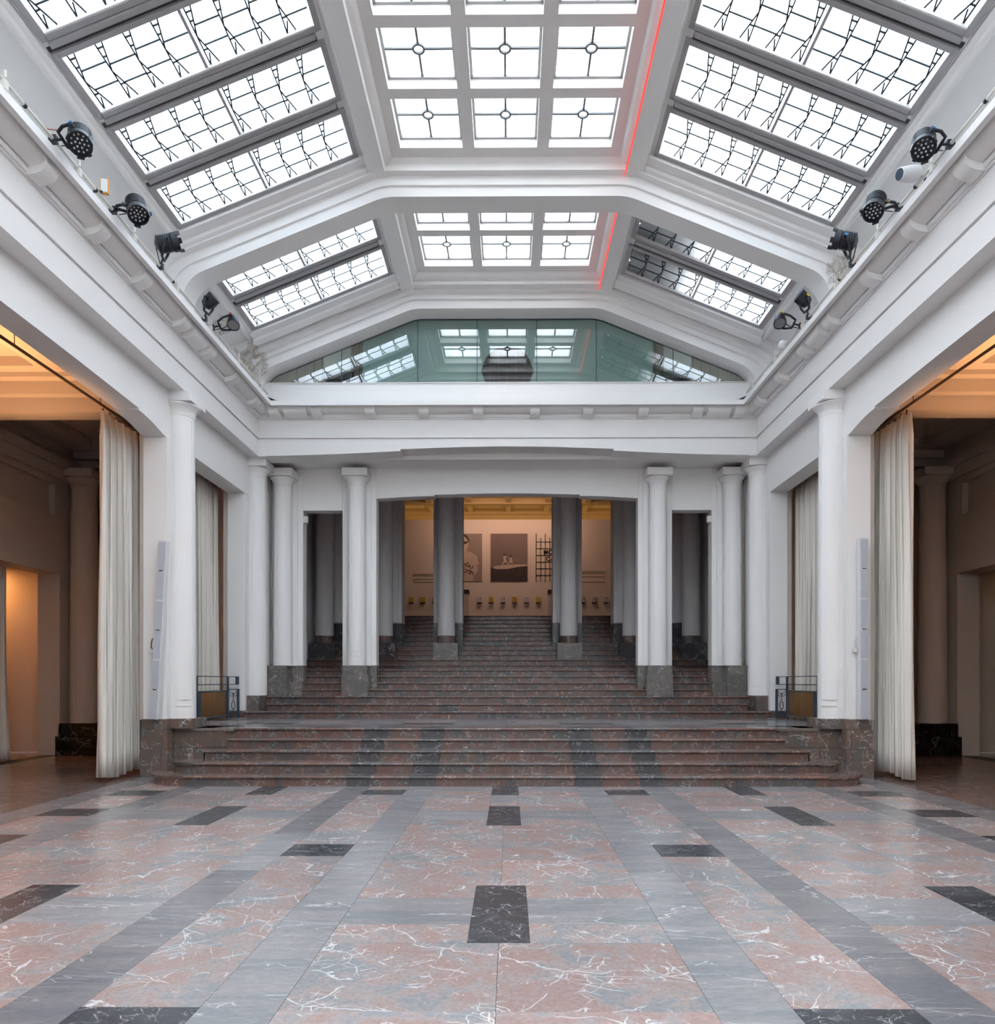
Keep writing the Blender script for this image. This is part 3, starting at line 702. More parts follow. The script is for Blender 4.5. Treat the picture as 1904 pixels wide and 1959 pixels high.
for a, b in ((1156, 1097), (1156, 1106.5)):
    x, z = px_ex(a, b); part(MB().cyl((x, 27.985, z), (x, 27.999, z), 0.025, 10), 'bullet', M['inkpale'], cp)
# booklets on little ledges
bxs = [(787, 'book_y'), (809, 'book_y'), (832, 'book_y'), (917.3, 'book_w'), (939.8, 'book_y'), (962.2, 'book_w'), (984.7, 'book_y'), (1007.2, 'book_w'), (1030, 'book_y'), (1115, 'book_w'), (1136.5, 'book_w'), (1159, 'book_w')]
ORD = ['first', 'second', 'third', 'fourth', 'fifth', 'sixth', 'seventh', 'eighth', 'ninth', 'tenth', 'eleventh', 'twelfth']
for k, (a, mt) in enumerate(bxs):
    x, zt = px_ex(a, 1142.5); zb = px_ex(a, 1152.5)[1]
    bk = empty('booklet', (x, 27.97, zb), '%s booklet on a dark ledge of the pink wall, %s from the left' % ('mustard yellow' if mt == 'book_y' else 'pale grey', ORD[k]), 'booklet', 'booklets along the exhibition wall')
    part(MB().box(x-0.082, x+0.082, 27.95, 27.985, zb, zt), 'cover', M[mt], bk)
    part(MB().box(x-0.086, x+0.086, 27.90, 28.0, zb-0.045, zb), 'ledge', M['ledge'], bk)
    if mt == 'book_w': part(MB().box(x+0.035, x+0.07, 27.945, 27.95, zt-0.065, zt-0.03), 'cover_dot', M['ink'], bk)
for s, a in ((-1, 893), (1, 1053)):
    x, zt = px_ex(a, 1133); zb = ZTOP
    kb = empty('reception_counter', (x, 27.3, ZTOP), 'pale counter with a dark top on the %s at the top of the stair' % sd(s), 'counter', 'counters at the top of the stair')
    part(MB().box(x-0.12, x+0.12, 27.2, 27.6, ZTOP, zt-0.16), 'body', M['exwall'], kb); part(MB().box(x-0.13, x+0.13, 27.18, 27.62, zt-0.16, zt), 'top', M['ledge'], kb)
# lamps of the exhibition hall
def area(name, loc, rot, sx, sy, power, color):
    l = bpy.data.lights.new(name, 'AREA'); l.shape = 'RECTANGLE'; l.size = sx; l.size_y = sy; l.energy = power; l.color = color
    o = bpy.data.objects.new(name, l); COL.objects.link(o); o.location = loc; o.rotation_euler = rot; return o
area('exhibition_track_light', (0, 26.3, 8.05), (math.radians(35), 0, 0), 5.0, 0.3, 42, (1.0, 0.62, 0.44))
area('exhibition_cove_light', (0, 29.1, 7.2), (PI, 0, 0), 12.0, 0.3, 14, (1.0, 0.66, 0.32))

# ------------------------------------------------------------------ roof: ribs
def rib_path(off):
    x5 = 5.08+off; k = math.sqrt(1+SL*SL); c = 8.37+off*k; zf = 7.6+off; xt = (c-zf)/SL
    half = fillet([(x5, 5.5), (x5, c-SL*x5), (xt, zf), (0, zf)], [0, 0.5, 0.9, 0])
    half = [(x, z+Z0) for x, z in half]
    return half+[(-x, z) for x, z in half[-2::-1]]
def rib(name, label, y0, y1, bands):
    r = empty(name, (0, (y0+y1)/2, 7.1), label, 'roof arch', kind='structure')
    for off, a, b in bands:
        inn = rib_path(off); outer = [(6.2, 7.0), (6.2, 9.22+Z0-SL*6.2), (1.9, 9.22+Z0-SL*1.9), (0, 8.45+Z0), (-1.9, 9.22+Z0-SL*1.9), (-6.2, 9.22+Z0-SL*6.2), (-6.2, 7.0)]
        q = MB()
        # strips of quads between soffit curve and outer line, so the arch stays hollow
        n = len(inn); top = []
        for x, z in inn:
            ax = abs(x); zo = min(9.22+Z0-SL*ax, 8.5+Z0)
            top.append((x, zo))
        vs = []
        for y in (a, b):
            vs += [(x, y, z) for x, z in inn]+[(x, y, z) for x, z in top]
        m2 = 2*n; fs = []
        for i in range(n-1):
            fs += [(i, i+1, n+i+1, n+i), (m2+i, m2+i+1, m2+n+i+1, m2+n+i), (i, i+1, m2+i+1, m2+i), (n+i, n+i+1, m2+n+i+1, m2+n+i)]
        q.add(vs, fs)
        for s in (-1, 1):   # cheek between the leg and the outer roof
            xo = 5.08+off
            q.box(min(s*(xo-0.001), s*6.2), max(s*(xo-0.001), s*6.2), a, b, 7.0, 8.2)
        part(q, 'arch_band', M['roofw'], r, smooth=0.5)
    return r
RIB1 = rib('trim_5', 'white moulded roof arch between the two skylight bays', 11.66, 12.08, [(0.0, 11.66, 12.08), (0.156, 11.62, 12.12), (0.30, 11.50, 12.24)])
RIB2 = rib('trim_6', 'white moulded roof arch framing the end window', 15.16, 15.60, [(0.0, 15.16, 15.60), (0.17, 15.10, 15.62), (0.27, 14.98, 15.62), (0.38, 14.78, 15.62)])
RIB0 = rib('trim_7', 'white moulded roof arch above the viewer', 2.95, 3.35, [(0.0, 2.95, 3.35), (0.156, 2.91, 3.39), (0.30, 2.79, 3.51)])

# ------------------------------------------------------------------ roof: sloping and flat parts with real openings
X1, X2 = 4.90, 2.32           # lower and upper edge of the sloping glass
def zg(x, off=0.0): return Z0+8.90+off-SL*abs(x)
ROWS_MAIN = [(11.19-1.1*k-0.81, 11.19-1.1*k) for k in range(7)]
ROWS_FAR = [(13.635, 14.44), (12.47, 13.28)]
ROWS_NEAR = [(2.5-1.1*k-0.81, 2.5-1.1*k) for k in range(12)]
QF = Z0+8.07                  # flat coffered panel
CW = 0.4725
CR_MAIN = [(11.25-1.123*k-0.945, 11.25-1.123*k) for k in range(7)]
CR_FAR = [(13.49, 14.46), (12.36, 13.31)]
CR_NEAR = [(2.45-1.123*k-0.945, 2.45-1.123*k) for k in range(12)]
def holed(mb, xs, ys, holes, zf, s=1):
    """quads of a grid (xs by ys) except where the cell lies in a hole"""
    for a, b in zip(xs, xs[1:]):
        for c, d in zip(ys, ys[1:]):
            cx, cy = (a+b)/2, (c+d)/2
            if any(h[0] < cx < h[1] and h[2] < cy < h[3] for h in holes): continue
            mb.add([(s*a, c, zf(a)), (s*b, c, zf(b)), (s*b, d, zf(b)), (s*a, d, zf(a))], [(0, 1, 2, 3)])
rf = empty('ceiling', (0, 8, 9), 'white plaster roof with sloping skylights and a coffered flat centre', 'ceiling', kind='structure')
P = lambda mb, nm, mat='roofw', **k: part(mb, nm, M[mat], rf, **k)
BAYS = [(3.3, 11.75, ROWS_MAIN, CR_MAIN), (12.0, 15.45, ROWS_FAR, CR_FAR), (YBACK, 3.1, ROWS_NEAR, CR_NEAR)]
allrows = ROWS_MAIN+ROWS_FAR+ROWS_NEAR; allc = CR_MAIN+CR_FAR+CR_NEAR
FRW = 0.07
for s in (-1, 1):
    ys = sorted(set([YBACK-0.3, 16.4]+[v for r in allrows for v in (r[0]-FRW, r[1]+FRW)]))
    holes = [(X2-FRW, X1+FRW, r[0]-FRW, r[1]+FRW) for r in allrows]
    # outer roof deck and inner plaster face
    for off, xs, nm, mt in ((0.12, [1.85, X2-FRW, X1+FRW, 6.3], 'roof_deck', 'frame'), (-0.02, [2.10, X2-FRW, X1+FRW, 5.18], 'roof_slope', 'roofw')):
        q = MB(); holed(q, xs, ys, holes, lambda x: zg(x, off), s); P(q, nm, mt, fix=False)
    q = MB()
    for h in holes:
        for (xa, ya), (xb, yb) in (((h[0], h[2]), (h[1], h[2])), ((h[1], h[2]), (h[1], h[3])), ((h[1], h[3]), (h[0], h[3])), ((h[0], h[3]), (h[0], h[2]))):
            q.add([(s*xa, ya, zg(xa, -0.02)), (s*xb, yb, zg(xb, -0.02)), (s*xb, yb, zg(xb, 0.26)), (s*xa, ya, zg(xa, 0.26))], [(0, 1, 2, 3)])
    P(q, 'skylight_kerb', 'frame', fix=False)
    for y0, y1, rows, cr in BAYS:
        # cove behind the cornice, bead moulding along the glass foot, beam beside the flat panel
        q = MB(); pr = [(5.18, zg(5.18, -0.02)), (6.0, zg(6.0, -0.02)), (6.0, 7.05)]
        for a, b in zip(pr, pr[1:]): q.add([(s*a[0], y0, a[1]), (s*b[0], y0, b[1]), (s*b[0], y1, b[1]), (s*a[0], y1, a[1])], [(0, 1, 2, 3)])
        P(q, 'cove', fix=False)
        zb = zg(5.09, -0.05)
        P(MB().cyl((s*5.09, y0, zb), (s*5.09, y1, zb), 0.055, 14), 'bead_moulding', smooth=0.7)
        P(MB().prism([(s*4.985, zg(4.985, 0)), (s*4.985, zg(4.985, -0.07)), (s*5.06, zg(5.06, -0.07)), (s*5.06, zg(5.06, 0))], 'y', y0, y1), 'foot_moulding')
        P(MB().box(min(s*1.87, s*2.135), max(s*1.87, s*2.135), y0, y1, Z0+7.87, Z0+8.3), 'long_beam', bevel=0.006)
        q = MB().prism([(s*1.87, QF-0.09), (s*1.80, QF-0.075), (s*1.77, QF-0.035), (s*1.755, QF), (s*1.755, QF+0.03), (s*1.87, QF+0.03)], 'y', y0, y1)
        P(q, 'cove_moulding', smooth=0.8)
        P(MB().prism([(s*2.135, Z0+7.96), (s*2.22, Z0+7.99), (s*2.22, Z0+8.1), (s*2.135, Z0+8.1)], 'y', y0, y1), 'edge_moulding')
        # end ledges of the sloping bay: white splayed board at each end of the glass
        for ye, dr in ((rows[0][1]+FRW, 1), (rows[-1][0]-FRW, -1)):
            q = MB(); xs_ = (2.14, 5.02)
            pr = [(0, -0.02), (0.0, -0.10), (0.16, -0.115), (0.18, -0.16), (0.30, -0.20), (0.30, 0.05)]
            for a, b in zip(pr, pr[1:]):
                q.add([(s*xs_[0], ye+dr*a[0], zg(xs_[0], a[1])), (s*xs_[1], ye+dr*a[0], zg(xs_[1], a[1])), (s*xs_[1], ye+dr*b[0], zg(xs_[1], b[1])), (s*xs_[0], ye+dr*b[0], zg(xs_[0], b[1]))], [(0, 1, 2, 3)])
            P(q, 'end_ledge', fix=False)
    # dark channels (purlins) between the rows
    for rows in (ROWS_MAIN, ROWS_FAR, ROWS_NEAR):
        rr = sorted(rows)
        for a, b in zip(rr, rr[1:]):
            ya, yb = a[1]+FRW, b[0]-FRW
            if yb-ya < 0.02: continue
            q = MB()
            q.add([(s*X2, ya+0.01, zg(X2, -0.075)), (s*X1, ya+0.01, zg(X1, -0.075)), (s*X1, (ya+yb)/2, zg(X1, -0.075)), (s*X2, (ya+yb)/2, zg(X2, -0.075)),
                   (s*X2, ya+0.01, zg(X2, 0)), (s*X1, ya+0.01, zg(X1, 0)), (s*X1, (ya+yb)/2, zg(X1, 0)), (s*X2, (ya+yb)/2, zg(X2, 0))],
                  [(0, 1, 2, 3), (0, 1, 5, 4), (3, 2, 6, 7), (0, 3, 7, 4), (1, 2, 6, 5)])
            P(q, 'purlin', 'frame')
            q = MB().add([(s*X2, (ya+yb)/2, zg(X2, -0.024)), (s*(X1+0.07), (ya+yb)/2, zg(X1+0.07, -0.024)), (s*(X1+0.07), yb-0.004, zg(X1+0.07, -0.024)), (s*X2, yb-0.004, zg(X2, -0.024))], [(0, 1, 2, 3)])
            P(q, 'purlin_channel', 'slot', fix=False)
# flat centre
xs = sorted(set([-2.15, 2.15]+[c*1.123+d for c in (-1, 0, 1) for d in (-CW, CW)])); ys = sorted(set([YBACK-0.3, 16.0]+[v for r in allc for v in r]))
ch = [(c*1.123-CW, c*1.123+CW, r[0], r[1]) for c in (-1, 0, 1) for r in allc]
q = MB(); holed(q, xs, ys, ch, lambda x: QF); P(q, 'flat_panel', fix=False)
q = MB(); holed(q, xs, ys, ch, lambda x: QF+0.19); P(q, 'flat_deck', 'frame', fix=False)
q = MB()
for h in ch:
    for (xa, ya), (xb, yb) in (((h[0], h[2]), (h[1], h[2])), ((h[1], h[2]), (h[1], h[3])), ((h[1], h[3]), (h[0], h[3])), ((h[0], h[3]), (h[0], h[2]))):
        q.add([(xa, ya, QF), (xb, yb, QF), (xb, yb, QF+0.30), (xa, ya, QF+0.30)], [(0, 1, 2, 3)])
P(q, 'coffer_sides', fix=False)
for y0, y1, rows, cr in BAYS:
    for ye, dr in ((cr[0][1], 1), (cr[-1][0], -1)):
        ya = ye+dr*0.20
        P(MB().prism([(ya, QF+0.02), (ya, QF-0.0), (ya+dr*0.02, QF-0.04), (ya+dr*0.06, QF-0.075), (ya+dr*0.16, QF-0.09), (ya+dr*0.5, QF-0.09), (ya+dr*0.5, QF+0.02)], 'x', -1.87, 1.87), 'end_moulding', smooth=0.8)
        P(MB().box(-1.87, 1.87, min(ya+dr*0.16, ya+dr*0.5), max(ya+dr*0.16, ya+dr*0.5), QF-0.16, QF), 'end_band')
# red light strip along the right beam
for k, (y0, y1) in enumerate(((3.55, 11.60), (12.14, 15.08))):
    ls = MB().box(1.855, 1.869, y0, y1, Z0+7.873, Z0+7.925).build('light_strip', M['redled'])
    tag(ls, 'glowing red light strip under the right roof beam, %s bay' % ('near' if k == 0 else 'far'), 'light strip', 'red light strips')

# ------------------------------------------------------------------ skylight windows
MOT = [0.03, 0.275, 0.52, 0.765]
def l2(u0, v): return u0+0.065*(1-v/0.5) if v < 0.5 else u0+0.085*(v-0.5)/0.5
def half_cells():
    cells = [[(0, 0), (0.03, 0), (0.03, 1), (0, 1)]]
    for j, u0 in enumerate(MOT):
        un = MOT[j+1] if j < 3 else 1.0
        cells.append([(u0, 0), (l2(u0, 0), 0), (u0, 0.5)]); cells.append([(u0, 0.5), (l2(u0, 1), 1), (u0, 1)])
        sh = 0.06*(j % 2)
        for va, vb in ((0, 0.33+sh), (0.33+sh, 0.66+sh), (0.66+sh, 1)):
            c = [(l2(u0, va), va)]
            if va < 0.5 < vb: c.append((u0, 0.5))
            c += [(l2(u0, vb), vb), (un, vb), (un, va)]; cells.append(c)
    return cells
def half_lines():
    ln = []
    for j, u0 in enumerate(MOT):
        un = MOT[j+1] if j < 3 else 1.0; sh = 0.06*(j % 2)
        ln += [((u0, 0), (u0, 1)), ((l2(u0, 0), 0), (u0, 0.5)), ((u0, 0.5), (l2(u0, 1), 1)), ((u0, 1), (u0+0.035, 0.80))]
        for v in (0.12, 0.26, 0.73): ln.append(((u0, v), (l2(u0, v), v)))
        for v in (0.33+sh, 0.66+sh): ln.append(((l2(u0, v), v), (un, v)))
    return ln
CELLS, LINES = half_cells(), half_lines()
HALVES = {'outer': (X1-0.012, (X1+X2)/2+0.016), 'inner': ((X1+X2)/2-0.016, X2+0.012)}
_pm = {}
def half_meshes(s, hv, ln):
    key = (s, hv, round(ln, 3))
    if key in _pm: return _pm[key]
    xa, xb = HALVES[hv]
    T = lambda u, v, dz=0.0: (s*(xa+(xb-xa)*u), ln*v, zg(xa+(xb-xa)*u, dz))
    out = []
    for c in CELLS:
        me = bpy.data.meshes.new('pane'); me.from_pydata([T(u, v) for u, v in c], [], [tuple(range(len(c)))]); out.append(me)
    q = MB(); nn = Vector((s*SL, 0, 1)).normalized()
    for a, b in LINES:
        p, r = Vector(T(*a, -0.004)), Vector(T(*b, -0.004)); d = r-p
        if d.length < 1e-4: continue
        q.obox((p+r)/2, d, nn.cross(d), nn, d.length/2, 0.0078, 0.007)
    o = q.build('lead_came', M['lead']); cm = o.data; bpy.data.objects.remove(o)
    _pm[key] = (out, cm); return _pm[key]
win_n = 0
NTH = ['first', 'second', 'third', 'fourth', 'fifth', 'sixth', 'seventh', 'eighth', 'ninth', 'tenth', 'eleventh', 'twelfth']
def skylight(s, y0, y1, label, detail, dark_inner=False):
    global win_n; win_n += 1
    ln = y1-y0
    wdo = empty('window_%d' % win_n, (s*(X1+X2)/2, y0, zg((X1+X2)/2)), label, 'skylight', kind='structure')
    def bar(xa, ya, xb, yb, wd, d0, d1):
        p, r = Vector((s*xa, ya, zg(xa, (d0+d1)/2))), Vector((s*xb, yb, zg(xb, (d0+d1)/2))); nn = Vector((s*SL, 0, 1)).normalized(); d = r-p
        return MB().obox((p+r)/2, d, nn.cross(d), nn, d.length/2+wd/2*0.98, wd/2, abs(d1-d0)/2)
    for a in ((X1+0.035, y0-0.035, X1+0.035, y1+0.035), (X2-0.035, y0-0.035, X2-0.035, y1+0.035), (X1, y0-0.035, X2, y0-0.035), (X1, y1+0.035, X2, y1+0.035)):
        part(bar(*a, 0.072, -0.05, 0.05), 'frame_bar', M['frame'], wdo, bevel=0.004)
    part(bar((X1+X2)/2, y0, (X1+X2)/2, y1, 0.034, -0.03, 0.03), 'mullion', M['frame'], wdo)
    # slim far-side rail, white to paint in the light caught by the frame edge
    part(bar(X1, y1-0.008, X2, y1-0.008, 0.022, -0.045, 0.0), 'lit_edge_rail', M['white'], wdo)
    for hv in ('outer', 'inner'):
        gm = M['frost_unseen'] if y1 < 3 else M['frost_clear'] if (s > 0 and hv == 'inner') else M['frost']
        if detail:
            meshes, cm = half_meshes(s, hv, ln)
            for me in meshes:
                if not me.materials: me.materials.append(gm)
                inst(me, 'pane', wdo, (0, y0, 0))
            inst(cm, 'lead_came', wdo, (0, y0, 0))
        else:
            xa, xb = HALVES[hv]; me = bpy.data.meshes.new('pane'); me.from_pydata([(s*xa, y0, zg(xa)), (s*xb, y0, zg(xb)), (s*xb, y1, zg(xb)), (s*xa, y1, zg(xa))], [], [(0, 1, 2, 3)]); me.materials.append(gm)
            inst(me, 'pane', wdo)
    return wdo
for s in (-1, 1):
    for k, (y0, y1) in enumerate(ROWS_MAIN): skylight(s, y0, y1, 'leaded sloping skylight of the main bay, %s side, %s row from the roof arch' % (sd(s), NTH[k]), k < 5)
    for k, (y0, y1) in enumerate(ROWS_FAR): skylight(s, y0, y1, 'leaded sloping skylight of the far bay, %s side, %s row from the end window' % (sd(s), NTH[k]), True)
    for k, (y0, y1) in enumerate(ROWS_NEAR): skylight(s, y0, y1, 'sloping skylight above the viewer, %s side, %s row from the near arch' % (sd(s), NTH[k]), False)
# unseen boards added above the far right skylights to darken their inner halves
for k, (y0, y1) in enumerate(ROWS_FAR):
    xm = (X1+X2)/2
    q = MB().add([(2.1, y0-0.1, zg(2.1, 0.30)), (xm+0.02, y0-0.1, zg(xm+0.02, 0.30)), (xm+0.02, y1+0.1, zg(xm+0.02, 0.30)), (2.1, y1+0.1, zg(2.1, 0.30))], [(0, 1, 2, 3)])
    rb = part(q, 'shade_board', M['slot'], rf, fix=False)
# coffer windows
_cf = {}
def coffer(cx, y0, y1, label, detail):
    global win_n; win_n += 1
    yc = (y0+y1)/2; hl = (y1-y0)/2; zgl = QF+0.155
    wdo = empty('window_%d' % win_n, (cx, yc, QF), label, 'skylight', kind='structure')
    key = round(hl, 3)
    if key not in _cf:
        d = {}
        q = MB()
        for a, b, c_, e_ in ((-CW, CW, -hl, -hl+0.035), (-CW, CW, hl-0.035, hl), (-CW, -CW+0.035, -hl, hl), (CW-0.035, CW, -hl, hl)): q.box(a, b, c_, e_, 0.128, 0.172)
        d['frame'] = q
        q = MB(); R = 0.072
        for a, b, c_, e_ in ((-CW, -R, -0.014, 0.014), (R, CW, -0.014, 0.014), (-0.014, 0.014, -hl, -R), (-0.014, 0.014, R, hl)): q.box(a, b, c_, e_, 0.135, 0.165)
        d['glazing_bar'] = q
        q = MB().lathe([(0.058, 0.130), (0.084, 0.130), (0.084, 0.167), (0.058, 0.167), (0.058, 0.130)], (0, 0, 0), 24); q.f = [f for f in q.f if len(f) == 4]
        d['ring'] = q
        for nm, qq in d.items():
            o = qq.build(nm, M['darkframe'] if nm != 'frame' else M['frame'], smooth=0.6); d[nm] = o.data; bpy.data.objects.remove(o)
        ps = []
        for sx_, sy_ in ((1, 1), (-1, 1), (-1, -1), (1, -1)):
            pts = [(0.0, 0.068)]+[(0.068*math.sin(PI/2*k/5), 0.068*math.cos(PI/2*k/5)) for k in range(1, 6)]+[(CW, 0), (CW, hl), (0, hl)]
            me = bpy.data.meshes.new('pane'); me.from_pydata([(sx_*a, sy_*b, 0.155) for a, b in pts], [], [tuple(range(len(pts)))]); me.materials.append(M['frost_clear']); ps.append(me)
        me = bpy.data.meshes.new('pane'); me.from_pydata([(0.068*math.cos(2*PI*k/20), 0.068*math.sin(2*PI*k/20), 0.155) for k in range(20)], [], [tuple(range(20))]); me.materials.append(M['frost_clear']); ps.append(me)
        _cf[key] = (d, ps)
    d, ps = _cf[key]
    if detail:
        for nm in ('frame', 'glazing_bar', 'ring'): inst(d[nm], nm, wdo, (cx, yc, QF))
        for me in ps: inst(me, 'pane', wdo, (cx, yc, QF))
    else:
        inst(d['frame'], 'frame', wdo, (cx, yc, QF))
        me = bpy.data.meshes.new('pane'); me.from_pydata([(cx-CW, y0, zgl), (cx+CW, y0, zgl), (cx+CW, y1, zgl), (cx-CW, y1, zgl)], [], [(0, 1, 2, 3)]); me.materials.append(M['frost_clear']); inst(me, 'pane', wdo)
CN = {-1: 'left', 0: 'middle', 1: 'right'}
for c in (-1, 0, 1):
    for k, (y0, y1) in enumerate(CR_MAIN): coffer(c*1.123, y0, y1, 'square coffered skylight with a ringed cross, main bay, %s column, %s row from the arch' % (CN[c], NTH[k]), k < 5)
    for k, (y0, y1) in enumerate(CR_FAR): coffer(c*1.123, y0, y1, 'square coffered skylight with a ringed cross, far bay, %s column, %s row from the end' % (CN[c], NTH[k]), True)
    for k, (y0, y1) in enumerate(CR_NEAR): coffer(c*1.123, y0, y1, 'square coffered skylight above the viewer, %s column, %s row from the near arch' % (CN[c], NTH[k]), False)

# ------------------------------------------------------------------ end window above the cornice
ZB = 7.73
up = empty('wall_upstand', (0, 15.5, 7.1), 'white upstand under the end window', 'wall', kind='structure')
part(MB().box(-5.3, 5.3, 15.50, 15.75, 7.1, ZB-0.01), 'upper_board', M['white'], up)
part(MB().box(-5.3, 5.3, 15.44, 15.50, 7.1, 7.545), 'lower_board', M['white'], up, bevel=0.006)
part(MB().box(-5.3, 5.3, 15.47, 15.58, ZB-0.012, ZB), 'sill', M['white'], up)
path = [p for p in rib_path(0.0)]
def ztop(x):
    x = abs(x); best = None
    pts = [p for p in path if p[0] >= -1e-6]
    pts.sort()
    for (a, za), (b, zb) in zip(pts, pts[1:]):
        if a <= x <= b and b-a > 1e-6: best = za+(zb-za)*(x-a)/(b-a)
    return best if best is not None else 7.6+Z0
ew = empty('window_end', (0, 15.62, ZB), 'wide teal glass window with a round clear spot, above the end cornice', 'window', kind='structure')
seams = [-5.06, -3.475, -1.875, -0.625, 0.625, 1.875, 3.486, 5.06]
def col_poly(a, b, n=14):
    xs_ = [a+(b-a)*k/n for k in range(n+1)]
    return [(x, ztop(x)+0.05) for x in xs_]+[(b, ZB-0.02), (a, ZB-0.02)]
for a, b in zip(seams, seams[1:]):
    pl2 = [(x, 15.615, z) for x, z in col_poly(a+0.002, b-0.002)]
    q = MB().add(pl2, [tuple(range(len(pl2)))]); part(q, 'pane', M['endglass'], ew, fix=False)
for a in seams[1:-1]: part(MB().box(a-0.006, a+0.006, 15.61, 15.625, ZB, ztop(a)), 'pane_joint', M['blue_metal'], ew)
q = MB()
prim = rib_path(0.0)
for (xa, za), (xb, zb) in zip(prim, prim[1:]):
    if min(za, zb) < ZB-0.05: continue
    q.add([(xa, 15.60, za-0.018), (xb, 15.60, zb-0.018), (xb, 15.60, zb+0.03), (xa, 15.60, za+0.03)], [(0, 1, 2, 3)])
part(q, 'edge_seal', M['blue_metal'], ew, fix=False)
# frosted film with the round hole
ff = MB(); xc_, zc_, rc = 0.01, 8.04, 0.526; n = 120; xl, xr = -3.04, 3.07
for k in range(n):
    xa, xb = xl+(xr-xl)*k/n, xl+(xr-xl)*(k+1)/n
    def lo(x): return zc_+math.sqrt(max(0, rc*rc-(x-xc_)**2)) if abs(x-xc_) < rc else None
    la, lb = lo(xa), lo(xb)
    if la is None and lb is None:
        ff.add([(xa, 15.66, ZB-0.02), (xb, 15.66, ZB-0.02), (xb, 15.66, ztop(xb)+0.05), (xa, 15.66, ztop(xa)+0.05)], [(0, 1, 2, 3)])
    else:
        la = zc_ if la is None else la; lb = zc_ if lb is None else lb
        ff.add([(xa, 15.66, la), (xb, 15.66, lb), (xb, 15.66, ztop(xb)+0.05), (xa, 15.66, ztop(xa)+0.05)], [(0, 1, 2, 3)])
        da, db = 2*zc_-la, 2*zc_-lb
        if max(da, db) > ZB: ff.add([(xa, 15.66, ZB-0.02), (xb, 15.66, ZB-0.02), (xb, 15.66, max(db, ZB-0.02)), (xa, 15.66, max(da, ZB-0.02))], [(0, 1, 2, 3)])
part(ff, 'frosted_film', M['film'], ew, fix=False)
# room behind the end window
at = empty('wall_attic_room', (0, 17.2, 7.6), 'dim panelled room seen through the end window', 'wall', kind='structure')
P = lambda mb, nm, mat, **k: part(mb, nm, M[mat], at, **k)
P(MB().box(-6, 6, 17.4, 17.6, 7.3, 9.9), 'rear_wall', 'dimwall')
for k in range(14):
    for s in (-1, 1):
        if k < 8: P(MB().box(s*(4.42+0.2*k)-0.095, s*(4.42+0.2*k)+0.095, 17.34, 17.4, 7.4, 9.6), 'plank', 'wood')
        elif k < 13: P(MB().box(s*(2.75+0.2*(k-8))-0.095, s*(2.75+0.2*(k-8))+0.095, 17.34, 17.4, 7.4, 9.6), 'plank', 'wood')
for k in range(11): P(MB().box(-1.1+0.2*k-0.095, -1.1+0.2*k+0.095, 17.34, 17.4, 7.4, 9.6), 'plank', 'wood')
P(MB().box(-6, 6, 15.75, 17.6, 7.2, 7.4), 'attic_floor', 'wood'); P(MB().box(-6.3, 6.3, 15.58, 17.6, 9.75, 9.9), 'attic_ceiling', 'wood')
P(MB().box(-6.3, 6.3, 15.58, 15.76, 9.1+0.35, 9.9), 'attic_head', 'wood')
for s in (-1, 1):
    P(MB().box(min(s*5.7, s*6.2), max(s*5.7, s*6.2), 15.6, 17.6, 7.0, 9.9), 'attic_side', 'wood')
    P(MB().box(min(s*3.6, s*4.3), max(s*3.6, s*4.3), 17.30, 17.35, 8.55, 8.72), 'bulkhead', 'slot')
    sg = MB().box(s*3.93-0.06, s*3.93+0.06, 17.36, 17.39, 7.93, 8.05).build('fire_sign', M['sign_red']); tag(sg, 'small red fire sign behind the %s part of the end window' % sd(s), 'sign', 'signs behind the end window')
    sg = MB().box(s*4.2-0.055, s*4.2+0.055, 17.36, 17.39, 7.94, 8.0).build('notice_sign', M['sign_blue']); tag(sg, 'small dark blue notice behind the %s part of the end window' % sd(s), 'sign', 'signs behind the end window')

